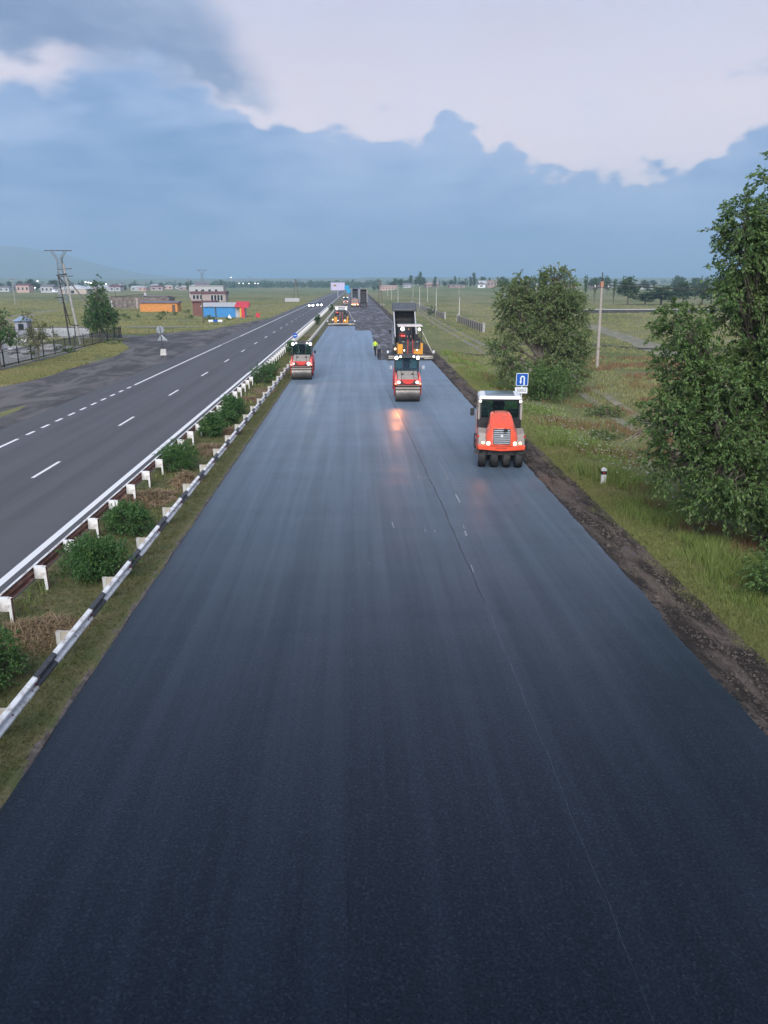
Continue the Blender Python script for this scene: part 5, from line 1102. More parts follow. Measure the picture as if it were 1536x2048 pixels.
tipper('distant tipper lorry with upright dark bed topped by two orange beacons', (2.65, 272, -.05), R(66), brown_bed, lorry_white, beacons=True, cover=False)
tipper('distant grey tipper lorry with raised bed behind the lit tank lorry', (-.2, 315, -.05), R(58), grey_bed, lorry_white, cover=False)
# tank lorry facing us
t = thing('tank_lorry', 'grey bitumen tank lorry facing the camera with yellow lamps lit', 'lorry', (-.25, 272, -.05), 0)
for y in (.9, 5.0, 6.2):
    for s_ in (-1, 1): wheel(t, (s_ * .98, y, .5), .5, .4, silver, 16)
MB().box(-.45, .45, .2, 7.4, .7, 1.0).build('chassis', drk, t)
mb = MB(); mb.hexa([(-1.2, 0, .6), (1.2, 0, .6), (1.2, 2, .6), (-1.2, 2, .6), (-1.15, .3, 2.5), (1.15, .3, 2.5), (1.15, 2, 2.5), (-1.15, 2, 2.5)]); mb.build('cab', mat('lorry_orange', (.5, .18, .1), .5), t, .08)
MB().add([(-1.0, .10, 1.5), (1.0, .10, 1.5), (1.0, .25, 2.3), (-1.0, .25, 2.3)], [(0, 1, 2, 3)]).build('windscreen', mat('dark_glass', (.02, .025, .03), .1), t)
n = 20; mb = MB(); mb.loft([[(1.2 * r * math.cos(6.2832 * k / n), y, 2.15 + .95 * r * math.sin(6.2832 * k / n)) for k in range(n)] for y, r in ((2.1, .7), (2.25, .95), (2.5, 1), (7, 1), (7.3, .9))]); mb.build('tank', grey_bed, t)
MB().box(-1.25, 1.25, -.05, .1, .45, .75).build('bumper', drk, t, .02)
for k, m_ in ((-.95, lamp_o), (-.3, lamp_o), (.1, lamp_w), (.95, lamp_o)): lamp('headlight', t, (k, -.06, .85), .17, m_, .1)
tandem('distant red tandem roller parked before the blue signs', (-3.6, 290, -.05), 0)

# ---- cars on the open carriageway
def car(label, loc, rz, colr):
    t = thing('car', label, 'car', loc, rz, 'cars on the open carriageway'); m = mat('car_paint_%s' % colr[0], colr[1], .3, var=.03, coat=.5)
    mb = MB(); rings = []
    for y, w, z0, z1 in ((-2.15, .70, .40, .66), (-2.0, .84, .28, .78), (-1.2, .88, .24, .92), (-.9, .88, .24, .95), (1.6, .88, .24, .98), (2.05, .82, .30, .95), (2.15, .74, .40, .8)): rings.append([(-w, y, z0 + .08), (-w + .06, y, z0), (w - .06, y, z0), (w, y, z0 + .08), (w, y, z1 - .12), (w - .1, y, z1), (-w + .1, y, z1), (-w, y, z1 - .12)])
    mb.loft(rings); mb.build('body', m, t)
    mb = MB(); mb.hexa([(-.78, -.95, .92), (.78, -.95, .92), (.78, 1.75, .95), (-.78, 1.75, .95), (-.58, -.1, 1.45), (.58, -.1, 1.45), (.58, 1.1, 1.45), (-.58, 1.1, 1.45)]); mb.build('windows', mat('dark_glass', (.02, .025, .03), .1), t, .04)
    MB().hexa([(-.60, -.12, 1.44), (.60, -.12, 1.44), (.60, 1.12, 1.44), (-.60, 1.12, 1.44), (-.52, 0, 1.50), (.52, 0, 1.50), (.52, 1.0, 1.50), (-.52, 1.0, 1.5)]).build('roof', m, t, .02)
    for y in (-1.35, 1.3):
        for s_ in (-1, 1): wheel(t, (s_ * .78, y, .32), .32, .2, silver, 16)
    for s_ in (-1, 1): lamp('headlight', t, (s_ * .60, -2.12, .62), .26, lamp_c, .06, silver)
    MB().box(-.35, .35, -2.17, -2.13, .42, .52).build('number_plate', cabwhite, t); return t
car('white car approaching with headlights on, in the outer lane', (-14.9, 268, 0), 0, ('white', (.7, .7, .7))); car('dark car approaching with headlights on, in the inner lane', (-12.4, 276, 0), 0, ('dark', (.05, .05, .06)))

# ---- light the lit lamps really throw
spot('roller_amber', tr, (.82, -2.62, 1.22), (3.2, -5.0, 0), 26, (1.0, .33, .05), 85, .9, .2); spot('roller_amber', tr, (-.82, -2.62, 1.22), (-2.4, -5.2, 0), 12, (1.0, .33, .05), 80, .9, .2)
spot('tandem_beam', t2, (-.75, -2.6, 1.35), (-1.3, -12, 0), 85, (1.0, .32, .08), 60, 1.0, .12)
spot('tandem_amber', t2, (-.8, -2.6, 1.3), (-3.5, -5, 0), 18, (1.0, .36, .10), 80, .9, .15); spot('tandem_amber', t2, (.8, -2.6, 1.3), (3.5, -5, 0), 14, (1.0, .36, .10), 80, .9, .15)
spot('glare_beam', t1, (.62, -2.6, 1.4), (.7, -9, 0), 16, (1.0, .92, .8), 60, 1.0, .4); spot('tandem_amber', t1, (.8, -2.6, 1.3), (3.5, -5, 0), 30, (1.0, .36, .10), 80, .9, .15)
# ================================================================== signs and small roadside things
sign_blue = mat('sign_blue', (.006, .09, .42), .35, var=.06); sign_white = mat('sign_white', (.76, .78, .80), .4, var=.04); galv = mat('galvanised', (.42, .44, .46), .45, metal=.5, var=.12); conc_l = mat('pale_concrete', (.50, .49, .46), .85, var=.15, bump=.3, dirt=(.3, .28, .25))
conc_g = mat('grey_concrete', (.33, .32, .30), .85, var=.15, bump=.3, dirt=(.2, .19, .18)); sign_grey = mat('sign_back_grey', (.27, .30, .33), .5, metal=.3, var=.1); wood = mat('old_wood', (.13, .105, .08), .9, var=.35, scale=3, bump=.4); dkmetal = mat('dark_iron', (.02, .02, .022), .6, var=.3)
offw = mat('off_white_wall', (.42, .42, .43), .8, var=.08)
def rrect(w, h, r, n=4):
    out = []
    for cx, cz, a0 in ((w / 2 - r, h / 2 - r, 0), (-w / 2 + r, h / 2 - r, 1.5708), (-w / 2 + r, -h / 2 + r, 3.1416), (w / 2 - r, -h / 2 + r, 4.7124)):
        out += [(cx + r * math.cos(a0 + k * 1.5708 / n), cz + r * math.sin(a0 + k * 1.5708 / n)) for k in range(n + 1)]
    return out
def shift(poly, dx, dz): return [(a + dx, b_ + dz) for a, b_ in poly]
# turn-back sign with distance plate
SX, SY, SZ = 10.15, 47.2, float(gz(10.15, 47.2))
t = thing('turn_sign', 'blue and white turn-back road sign with 300 metre plate on a white post', 'road sign', (SX, SY, SZ), -R(4))
MB().cyl((0, .03, -.1), (0, .03, 2.45), .035, n=10).build('post', cabwhite, t)
mb = MB(); mb.prism(shift(rrect(.74, .78, .06), 0, 2.28), 'y', -.02, .0); bd = mb.build('sign_board', sign_white, t)
mb = MB(); mb.prism(shift(rrect(.67, .71, .04), 0, 2.28), 'y', -.026, -.021); mb.build('blue_field', sign_blue, bd)
mb = MB(); W = .042; ro, ri = .145, .065; out = [(.145, -.33), (.145, .10)] + [(ro * math.cos(a * .3142), .10 + ro * math.sin(a * .3142)) for a in range(1, 11)] + [(-.145, -.10), (-.185, -.10), (-.105, -.27), (-.025, -.10), (-.065, -.10), (-.065, .10)] + [(ri * math.cos(3.1416 - a * .3142), .10 + ri * math.sin(3.1416 - a * .3142)) for a in range(1, 11)] + [(.065, -.33)]
mb.prism(shift(out, 0.02, 2.27), 'y', -.033, -.027); mb.build('turn_arrow', sign_white, bd)
mb = MB(); mb.prism(shift(rrect(.76, .37, .02), -.03, 1.62), 'y', -.02, .0); pl = mb.build('distance_plate', sign_white, t)
o = put('plate_lettering', text_mesh('300\u0574', .27, mat('sign_black', (.03, .03, .035), .5), 1.05, .002), pl); o.location = (-.03, -.024, 1.61); o.rotation_euler = (math.pi / 2, 0, 0)
# delineator posts
def delineator(label, loc, s=1.0, group=None):
    t = thing('delineator_post', label, 'roadside post', loc, -.1, group); mb = MB(); mb.prism([(-.06, -.2), (.06, -.2), (.06, .78), (.0, .86), (-.06, .80)], 'y', -.04, .04); mb.build('post_body', cabwhite, t, .01)
    MB().box(-.062, .062, -.045, .045, .50, .68).build('black_band', blk, t); MB().box(-.02, .02, -.05, -.046, .55, .63).build('reflector', red_p, t); return t
x, y, z = gpt(1206, 968); dl = delineator('white delineator post with black band standing in the verge grass', (x, y, z)); dl.scale = (1.75, 1.3, .82)
for k in (0, 1): delineator('far white delineator posts, a pair on the verge past the orange barrier', (9.3 + k * 1.0, 292, 0), group='far delineator pair')
# orange barrier boards
x, y, z = gpt(791, 638); t = thing('road_barrier', 'orange barrier with two horizontal boards on the verge', 'barrier', (x + .3, y, z)); ob = mat('barrier_orange', (.75, .16, .07), .6, var=.1)
for zz in (.25, .95): MB().box(-.95, .95, -.03, .03, zz, zz + .32).build('barrier_board', ob, t, .01)
for xx in (-.7, .7): MB().box(xx - .04, xx + .04, .03, .09, -.1, 1.3).build('barrier_leg', conc_l, t)
# blue signs, billboard
t = thing('arrow_sign', 'small round blue sign on the median rail end behind the red roller', 'road sign', (-8.15, 106, .05)); MB().cyl((0, 0, 0), (0, 0, 1.0), .03).build('post', galv, t); mb = MB(); mb.cyl((0, -.05, 1.05), (0, -.02, 1.05), .33, .33, 18); dd = mb.build('sign_disc', sign_blue, t); MB().box(-.18, .18, -.06, -.052, 1.01, 1.09).build('sign_arrow', sign_white, dd)
cy_b = mat('sign_cyan', (.02, .30, .55), .4, var=.05)
for (px, py, w, h, yy, lab) in ((693.5, 575, 1.7, 1.6, 300, 'upper cyan direction board on the median, above another'), (697, 582, 1.4, 1.4, 292, 'lower cyan direction board on the median')):
    d = ray(px, py); k = yy / d[1]; xx, zz = d[0] * k, CAMH + d[2] * k; t = thing('direction_board', lab, 'road sign', (xx, yy, 0)); MB().box(-w / 2, w / 2, -.03, .03, zz - h / 2, zz + h / 2).build('board', cy_b, t); MB().cyl((0, .08, -.1), (0, .08, zz + h / 2), .07).build('post', galv, t)
yy = 425; d = ray(675.5, 572.5); k = yy / d[1]; xx, zz = d[0] * k, CAMH + d[2] * k; t = thing('billboard', 'pale lilac billboard with a dark oval emblem on one leg', 'billboard', (xx, yy, -.1))
bl_ = mat('billboard_face', (.50, .45, .62), .5, var=.08, scale=.4); MB().box(-3.75, 3.75, -.12, .12, zz - 2.0, zz + 2.0).build('frame', galv, t); pn = MB().box(-3.6, 3.6, -.16, -.125, zz - 1.85, zz + 1.85).build('panel', bl_, t)
mb = MB(); mb.prism([(-1.55 + .95 * math.cos(a * .3142), zz + .45 + .52 * math.sin(a * .3142)) for a in range(20)], 'y', -.18, -.165); mb.build('emblem', mat('emblem_gold', (.42, .33, .12), .5), pn); mb = MB(); mb.prism([(-1.4 + .5 * math.cos(a * .3142), zz + .42 + .25 * math.sin(a * .3142)) for a in range(20)], 'y', -.19, -.182); mb.build('emblem_core', drk, pn); MB().cyl((0, .2, -.2), (0, .2, zz - 1.9), .3).build('leg', galv, t)
# road sign seen from behind on a concrete foot
x, y, z = gpt(328, 712); t = thing('road_sign', 'grey backs of a round and a triangular sign above a white concrete block', 'road sign', (x, y, z + .06)); mb = MB(); mb.hexa([(-.36, -.3, 0), (.36, -.3, 0), (.36, .3, 0), (-.36, .3, 0), (-.28, -.24, .72), (.28, -.24, .72), (.28, .24, .72), (-.28, .24, .72)]); mb.build('concrete_block', conc_l, t, .04)
MB().cyl((-.05, 0, .6), (-.22, 0, 3.15), .04).build('post', drk, t); mb = MB(); mb.cyl((-.22, .05, 2.85), (-.22, .08, 2.85), .43, .43, 20); mb.build('round_sign', sign_grey, t); mb = MB(); mb.prism([(-.62, 1.65), (.32, 1.65), (-.15, 2.45)], 'y', .05, .08); mb.build('triangle_sign', sign_grey, t); MB().rbox((.18, .05, 1.95), (.05, .04, .85), ry=-.75).build('sign_edge', sign_white, t)

# ================================================================== poles, pylons
def pole(label, px, py, h, r0=.17, m=conc_g, arm=True, lean=(0, 0), group=None, arms=((.35, 1.1),), cap=None, dist=None):
    x, y, z = gpt(px, py); t = thing('utility_pole', label, 'pole', (x, y, z), 0, group); top = (lean[0] * h, lean[1] * h, h)
    MB().tube([(0, 0, -.3), (top[0] * .5, top[1] * .5, h * .5), top], [r0, r0 * .85, r0 * .65], 8).build('shaft', m, t)
    if arm:
        for dz, w in arms:
            c_ = MB().box(top[0] - w, top[0] + w, top[1] - .06, top[1] + .06, h - dz - .06, h - dz + .06).build('crossarm', drk, t)
            for s_ in (-.9, 0, .9): MB().cyl((top[0] + s_ * w, top[1], h - dz + .06), (top[0] + s_ * w, top[1], h - dz + .3), .05, n=6).build('insulator', cabwhite, c_)
    return t
t = pole('tall slender concrete pole with dark crossarm and reddish top beside the broad olive-green tree', 1194, 736, 8.6, .17, mat('warm_concrete', (.36, .315, .28), .85, var=.12), True, (-.02, 0), arms=((.6, .75),))
MB().box(-.33, -.01, -.16, .16, 8.1, 8.62).build('top_block', mat('terracotta', (.42, .20, .13), .8), t, .02); MB().cyl((-.17, 0, 8.6), (-.17, 0, 9.5), .06, .05).build('top_spike', drk, t)
PX, PY = t.location.x, t.location.y
for k, (dx, zz) in enumerate(((-.85, 8.3), (-.17, 8.55), (.5, 8.3))):
    pts = [(PX + dx + (95 - dx) * f, PY - 6 * f, t.location.z + zz + .2 * f - 1.4 * 4 * f * (1 - f)) for f in [j / 14 for j in range(15)]]; tag(MB().tube(pts, .022, 4).build('power_wire', drk), 'thin wire running across the field from the %s of the tall slender pole' % ('road-side crossarm end', 'reddish top block', 'field-side crossarm end')[k], 'wire', 'wires from the tall slender pole')
pole('pale concrete pole standing inside the crown of the broad olive-green tree', 1066, 706, 8.4, .2, conc_l, False)
for px, py, h in ((918, 643, 5.4), (872, 630, 6.0), (839, 617, 7.2), (796, 607, 7.2), (855, 604, 7.6)): pole('concrete field pole beside the dark board fence', px, py, h, .13, conc_l, False, group='field poles along the board fence')
for px, py, h in ((783, 600, 7.0), (826, 596, 6.5), (873, 590, 6), (918, 588, 6), (775, 592, 6)): pole('far thin pole on the open field', px, py, h, .13, conc_l, False, group='far field poles')
for px, py, h in ((31, 609, 9.6),): pole('leaning concrete pole with crossarm in the field beyond the yard', px, py, h, .18, conc_g, True, (-.02, 0))
for px, py, h, lab in ((232, 604, 7.4, 'concrete pole beside the unfinished stone building'), (293, 592, 9.0, 'dark pole behind the unfinished stone building'), (379, 597, 10.5, 'dark pole standing beside the maroon-topped house'), (407, 646, 6.6, 'dark timber pole in front of the blue kiosk')): pole(lab, px, py, h, .16, wood if '9' not in lab else conc_g, '9' in lab)
def aframe(label, pa, pb, h, brace=True):
    xa, ya, za = gpt(*pa); xb, yb, zb = gpt(*pb); xm, ym = (xa + xb) / 2, (ya + yb) / 2; t = thing('timber_pylon', label, 'pole', (xm, ym, za))
    for (xx, yy) in ((xa, ya), (xb, yb)): MB().tube([(xx - xm, 0, -.3), (0, 0, h)], [.2, .13], 6).build('leg', wood, t)
    MB().box(-1.3, 1.3, -.08, .08, h - .6, h - .45).build('crossarm', wood, t)
    return t
aframe('tall dark A-shaped timber pylon beside the white roadside panel', (586, 602), (599, 602), 9.8); aframe('dark braced timber pylon beyond the orange barrier', (756, 607), (765, 607), 9.4)
x, y, z = gpt(586, 604); t = thing('roadside_panel', 'long low white panel at the foot of the timber pylon', 'panel', (x, y - 4, z)); MB().box(-3.1, 3.1, -.1, .1, .2, 1.7).build('board', offw, t); [MB().box(xx - .08, xx + .08, .1, .25, -.2, 1.8).build('leg', galv, t) for xx in (-2.6, 2.6)]
def lattice(label, px, py, h, sc=1.0):
    x, y, z = gpt(px, py); t = thing('lattice_pylon', label, 'pylon', (x, y, z), .1, 'lattice power pylons'); r = .11 * sc; hb = h * .82; wb, wt_ = 1.5, .75
    def w(zz): return wb + (wt_ - wb) * min(1, zz / hb)
    mb = MB(); C4 = ((-1, -1), (1, -1), (1, 1), (-1, 1))
    for a, b_ in C4: mb.tube([(a * wb, b_ * wb, -.2), (a * wt_, b_ * wt_, hb)], r, 4)
    k = 9
    for i in range(k):
        z0, z1 = hb * i / k, hb * (i + 1) / k
        for j in range(4):
            a, b_ = C4[j], C4[(j + 1) % 4]; mb.tube([(a[0] * w(z0), a[1] * w(z0), z0), (b_[0] * w(z1), b_[1] * w(z1), z1)], r * .6, 3); mb.tube([(b_[0] * w(z0), b_[1] * w(z0), z0), (a[0] * w(z1), a[1] * w(z1), z1)], r * .6, 3)
    mb.build('tower', sign_grey, t, kind='stuff')
    mb = MB()
    for s_ in (-1, 1):
        for yy in (-.7, .7): mb.tube([(s_ * .7, yy, hb), (s_ * 3.2, yy * .5, h)], r, 4); mb.tube([(s_ * .2, yy, hb), (s_ * 2.2, yy * .5, h)], r * .8, 4)
        for f in (.2, .5, .8): mb.tube([(s_ * (.7 + 2.5 * f), 0, hb + (h - hb) * f), (s_ * (.2 + 2.0 * f), 0, hb + (h - hb) * f)], r * .6, 3)
    mb.build('fork', sign_grey, t, kind='stuff'); MB().box(-5.3, 5.3, -.2, .2, h - .18, h + .18).build('crossarm', drk, t); return t
lattice('tall forked lattice pylon rising behind the fenced yard', 128, 606, 20.5); lattice('forked lattice pylon behind the flat white building', 406, 583, 20, 1.6); lattice('faint forked lattice pylon far beyond the plain', 499, 574, 20, 2.5)
# yard pole with brace, dark bracket frame, street lamp
x, y, z = gpt(162, 689); t = thing('utility_pole', 'leaning concrete power pole with diagonal brace standing in the fenced yard', 'pole', (x, y, z)); MB().tube([(0, 0, -.3), (-.6, 0, 5), (-1.15, 0, 10.4)], [.20, .16, .12], 8).build('shaft', conc_g, t); MB().tube([(-.95, .1, 8.6), (.6, 3, 5.0), (1.9, 6, 0)], .09, 6).build('brace', conc_g, t)
for dz, w in ((1.6, .9), (.7, .9), (2.8, .7)): MB().rbox((-1.1 + .1 * dz, -.05, 10.4 - dz), (w * 2, .1, .1), ry=-.05).build('crossarm', drk, t)
MB().cyl((-1.2, 0, 10.4), (-1.25, 0, 11.2), .05).build('top_spike', drk, t)
mb = MB(); mb.tube([(-1.9, -.2, 8.8), (-1.5, -.2, 5.0), (-1.05, -.2, 2.6)], .07, 5); mb.tube([(-1.05, -.2, 2.6), (.1, -.2, 2.5)], .06, 5); mb.tube([(-2.1, -.2, 8.9), (-.8, -.2, 9.1)], .08, 5); mb.tube([(-1.9, -.2, 8.8), (-1.0, -.2, 7.6)], .08, 5); mb.build('steel_bracket', dkmetal, t)
x, y, z = gpt(141, 690); t = thing('street_lamp', 'black angular street lamp post beside the yard pole', 'street lamp', (x, y, z)); MB().tube([(0, 0, -.2), (-.3, 0, 6.1)], [.11, .09], 8).build('post', dkmetal, t); MB().rbox((-.75, 0, 6.12), (1.0, .16, .1), ry=-.06).build('lamp_arm', dkmetal, t); MB().box(-.2, .6, -.03, .03, 3.8, 3.87).build('bracket', dkmetal, t)

# ================================================================== yard fence, yard things
def iron_fence(label, a, b_, h=1.85, bay=3.45):
    a, b_ = Vector(a), Vector(b_); L = (b_ - a).length; n = max(1, round(L / bay)); t = thing('iron_fence', label, 'fence', (a.x, a.y, float(gz(a.x, a.y)) + .02), math.atan2(b_.y - a.y, b_.x - a.x)); s = L / n
    MB().box(-.1, L + .1, -.12, .12, -.35, .14).build('concrete_foot', conc_g, t, .02)
    pmh = MB().box(-.05, .05, -.05, .05, .1, h).mesh('post', dkmetal); mb = MB(); mb.box(.05, s - .05, -.02, .02, .28, .33); mb.box(.05, s - .05, -.02, .02, h - .3, h - .25); k = int(s / .16)
    for i in range(1, k): mb.box(s * i / k - .011, s * i / k + .011, -.011, .011, .18, h - .12)
    bmh = mb.mesh('bar_panel', dkmetal)
    for i in range(n + 1):
        put('post', pmh, t, loc=(s * i, 0, 0))
        if i < n: put('bar_panel', bmh, t, loc=(s * i, 0, 0), kind='stuff')
iron_fence('black iron bar fence on a concrete foot along the apron verge', (-33.7, 66), (-34.6, 117.5)); iron_fence('black iron bar fence closing the yard beside the side road', (-34.9, 117.7), (-75, 122))
iron_fence('black iron bar fence crossing behind the young trees in the yard', (-44.5, 114), (-56, 113))
t = thing('yard_slab', 'pale concrete yard paving behind the iron fence', 'paving', (0, 0, 0)); t['kind'] = 'structure'; MB().add([(-35.5, 70, -.06), (-35.5, 104, -.06), (-60, 106, -.06), (-60, 70, -.06)], [(0, 1, 2, 3)]).build('paving', conc_g, t)
x, y, z = gpt(50, 676); t = thing('guard_booth', 'small pale booth with a pointed blue-grey roof in the yard', 'booth', (x, y, z)); MB().box(-.9, .9, -.9, .9, 0, 2.5).build('wall', mat('booth_lilac', (.27, .28, .34), .7), t, .02); MB().add([(-1.15, -1.15, 2.5), (1.15, -1.15, 2.5), (1.15, 1.15, 2.5), (-1.15, 1.15, 2.5), (0, 0, 3.3)], [(0, 1, 4), (1, 2, 4), (2, 3, 4), (3, 0, 4), (3, 2, 1, 0)]).build('roof', mat('booth_roof', (.20, .27, .38), .5), t); MB().box(-.4, .4, -.93, -.905, 1.2, 2.1).build('window', mat('dark_glass', (.02, .025, .03), .1), t)
offw_d = mat('panel_white', (.50, .51, .53), .7, var=.12); x, y, z = gpt(135, 675); t = thing('panel_wall', 'long white corrugated panel wall behind the yard', 'wall', (x - .4, 119.6, -.1), R(-5));
for k in range(15): MB().box(-4.2 + k * .56, -4.2 + k * .56 + .54, -.04, .04, 0, 1.55).build('wall_panel', offw_d, t)
stone_w = mat('pale_stone', (.46, .45, .45), .85, var=.2, bump=.4)
for i in range(16):
    x = rnd.uniform(-50, -36); y = rnd.uniform(74, 102); t = thing('stone_stack', 'low stack of pale stone slabs lying in the fenced yard', 'stones', (x, y, -.05), rnd.uniform(0, 3), 'stone stacks in the yard')
    for k in range(rnd.randint(2, 4)): MB().rbox((rnd.uniform(-.15, .15), rnd.uniform(-.1, .1), .11 + k * .21), (rnd.uniform(1.2, 2.4), rnd.uniform(.7, 1.2), .19), rz=rnd.uniform(-.2, .2)).build('slab', stone_w, t, .02)
x, y, z = gpt(30, 690); t = thing('rubble_heap', 'dark heap of broken stone beside the booth', 'rubble', (x, y, z)); [MB().rbox((rnd.gauss(0, .8), rnd.gauss(0, .7), rnd.uniform(.1, .7)), (rnd.uniform(.3, .8),) * 3, rnd.uniform(0, 3), rnd.uniform(0, 3)).build('stone', conc_g if k % 2 else stone_w, t, .04) for k in range(14)]

# ================================================================== buildings
dwin = mat('dark_glass', (.02, .025, .03), .1)
def building(name, label, loc, rz, w, d, h, wallm, roofm, rtype='flat', rh=.3, wins=(), cat='building', over=.3, group=None, doors=()):
    t = thing(name, label, cat, loc, rz, group); MB().box(-w / 2, w / 2, 0, d, -.4, h).build('wall', wallm, t)
    if rtype == 'flat': MB().box(-w / 2 - over, w / 2 + over, -over, d + over, h, h + rh).build('roof', roofm, t)
    elif rtype == 'gable': mb = MB(); mb.prism([(-w / 2 - over, h), (w / 2 + over, h), (0, h + rh)], 'y', -over, d + over); mb.build('roof', roofm, t)
    elif rtype == 'ridge': mb = MB(); mb.prism([(-over, h), (d + over, h), (d / 2, h + rh)], 'x', -w / 2 - over, w / 2 + over); mb.build('roof', roofm, t)
    elif rtype == 'slope': mb = MB(); mb.prism([(-over, h), (d + over, h), (d + over, h + rh), (-over, h + .12)], 'x', -w / 2 - over, w / 2 + over); mb.build('roof', roofm, t)
    for (x0, x1, z0, z1) in wins: f = MB().box(x0 - .08, x1 + .08, -.06, .02, z0 - .08, z1 + .08).build('window', sign_white, t); MB().box(x0, x1, -.075, -.06, z0, z1).build('pane', dwin, f)
    for (x0, x1, z1) in doors: MB().box(x0, x1, -.06, .02, 0, z1).build('door', mat('door_brown', (.12, .07, .05), .6), t)
    return t
stone = mat('stone_courses', (.20, .165, .145), .9, var=.5, scale=1.2, bump=.8, bscale=6, dirt=(.09, .08, .075), damt=.7); slate = mat('roof_slate', (.16, .14, .165), .7, var=.15); maroon = mat('maroon_roof', (.13, .055, .065), .7, var=.15); brownw = mat('brown_wall', (.17, .075, .065), .8, var=.2); tan = mat('tan_wall', (.36, .29, .27), .85, var=.12); kblue = mat('kiosk_blue', (.035, .22, .50), .55, var=.1); kred = mat('kiosk_red', (.55, .035, .05), .5, var=.1); orange_w = mat('shed_orange', (.60, .24, .055), .7, var=.15, dirt=(.4, .18, .08)); offw = mat('off_white_wall', (.42, .42, .43), .8, var=.08); roofpale = mat('pale_sheet_roof', (.42, .43, .44), .5, var=.12)
x, y, z = gpt(282, 618); t = building('stone_building', 'unfinished dark stone building with open roof beside the orange shed', (x - 1.2, y + 3, z), 0, 19, 9, 3.6, stone, slate, 'none', wins=())
for k in range(9): MB().box(-9.55, 9.55, -.06 - .02 * (k % 2), 0, .3 + k * .36, .3 + k * .36 + .28).build('stone_course', stone, t)
MB().rbox((-4.5, 4, 4.0), (9, 8, .2), ry=-.06).build('roof_sheet', drk, t); MB().rbox((5, 4, 3.9), (8, 8, .2), ry=.03).build('roof_sheet', slate, t); MB().box(-1.0, -.4, -.1, .1, 0, 3.4).build('pillar', tan, t); MB().box(-9, -8.6, -.12, .1, 0, 2.6).build('pillar', offw, t); MB().box(1.5, 2.2, 1, 1.6, 3.6, 5.0).build('chimney', offw, t)
x, y, z = gpt(318, 624); building('orange_shed', 'long bright orange shed with a flat grey roof', (x, y, z), 0, 10.6, 5, 2.5, orange_w, slate, 'slope', .5, cat='shed', doors=((3.8, 4.7, 2.0),))
x, y, z = gpt(432, 594); t = building('white_building', 'flat white building with four small dark windows behind the maroon-topped house', (x, y - 30, z), 0, 19, 10, 6.4, offw, offw, 'flat', .2, [(-6 + k * 3.6, -4.6 + k * 3.6, 3.0, 4.6) for k in range(4)])
x, y, z = gpt(417, 604); building('terrace_house', 'two-storey house with a maroon flat roof and a row of windows', (x, y, z), 0, 15, 8, 3.4, tan, maroon, 'flat', 1.0, [(-6.6 + k * 1.5, -5.5 + k * 1.5, 1.2, 2.9) for k in range(3)] + [(1.2 + k * 1.35, 2.2 + k * 1.35, .6, 2.9) for k in range(4)], cat='house')
x, y, z = gpt(409, 632); building('brown_shed', 'dark red-brown shed adjoining the blue kiosk', (x, y, z), 0, 5.6, 4, 3.4, brownw, maroon, 'flat', .25, cat='shed')
x, y, z = gpt(441, 635); KX = x; t = building('kiosk', 'bright blue roadside kiosk with pale roof and red awning', (x - .3, y, z), 0, 8.0, 4, 2.5, kblue, roofpale, 'slope', .9, cat='kiosk'); MB().box(4.0, 6.1, -.1, 3.6, -.2, 2.4).build('white_annexe', offw, t); mb = MB(); mb.hexa([(3.9, -1.2, 2.45), (7.2, -1.2, 2.3), (7.2, 3.6, 2.6), (3.9, 3.6, 2.7), (3.9, -1.1, 2.6), (7.1, -1.1, 2.45), (6.9, 3.6, 3.6), (3.9, 3.6, 3.7)]); mb.build('red_awning', kred, t); MB().box(5.5, 6.3, -1.1, -.7, -.2, 2.35).build('red_column', kred, t); MB().box(5.1, 5.5, -1.0, -.75, .2, 2.2).build('yellow_board', mat('kiosk_yellow', (.6, .4, .05), .6), t); MB().box(-.9, -.6, -.05, 0, 0, 2.5).build('wall_joint', drk, t)
x, y, z = gpt(432, 633); t = thing('parasol', 'folded red parasol standing before the blue kiosk', 'parasol', (x, y - 1.2, z)); MB().tube([(0, 0, 0), (0, 0, 2.3)], .04, 6).build('pole', galv, t); MB().tube([(0, 0, .6), (0, 0, .9), (.05, 0, 1.6), (0, 0, 2.3)], [.3, .45, .42, .06], 8).build('canopy', kred, t)
x, y, z = gpt(516, 637); t = thing('red_flag_board', 'small slanted red board beside the kiosk', 'sign', (x, y, z)); MB().rbox((0, 0, .75), (.9, .06, 1.0), ry=.25).build('board', kred, t); MB().box(-.4, -.3, -.05, .05, 0, .5).build('leg', drk, t)
x, y, z = gpt(459, 639); t = thing('triangle_sign', 'small white triangular roadside sign before the kiosk', 'road sign', (x, y, z)); mb = MB(); mb.prism([(-.55, .25), (.55, .25), (0, 1.15)], 'y', -.03, .03); mb.build('board', sign_white, t); MB().box(-.04, .04, .03, .08, -.1, .8).build('post', galv, t)
x, y, z = gpt(431, 647); t = thing('barrier_beam', 'short white and blue barrier beam in the grass before the kiosk', 'barrier', (x, y, z))
for k in range(3): MB().box(-1.4 + k * .95, -1.4 + (k + 1) * .95, -.05, .05, .35, .75).build('beam_section', sign_white if k != 1 else sign_blue, t)
for xx in (-1.2, 1.2): MB().box(xx - .06, xx + .06, .05, .15, -.1, .7).build('beam_post', conc_l, t)
x, y, z = gpt(145, 588); building('barn', 'wide pale barn with a low gable roof on the plain', (x, y, z), 0, 21, 16, 3.6, mat('barn_tan', (.46, .39, .33), .8), mat('barn_roof', (.52, .54, .58), .5), 'gable', 3.0, [(-1, 1.5, 0.4, 2.6)], cat='barn')
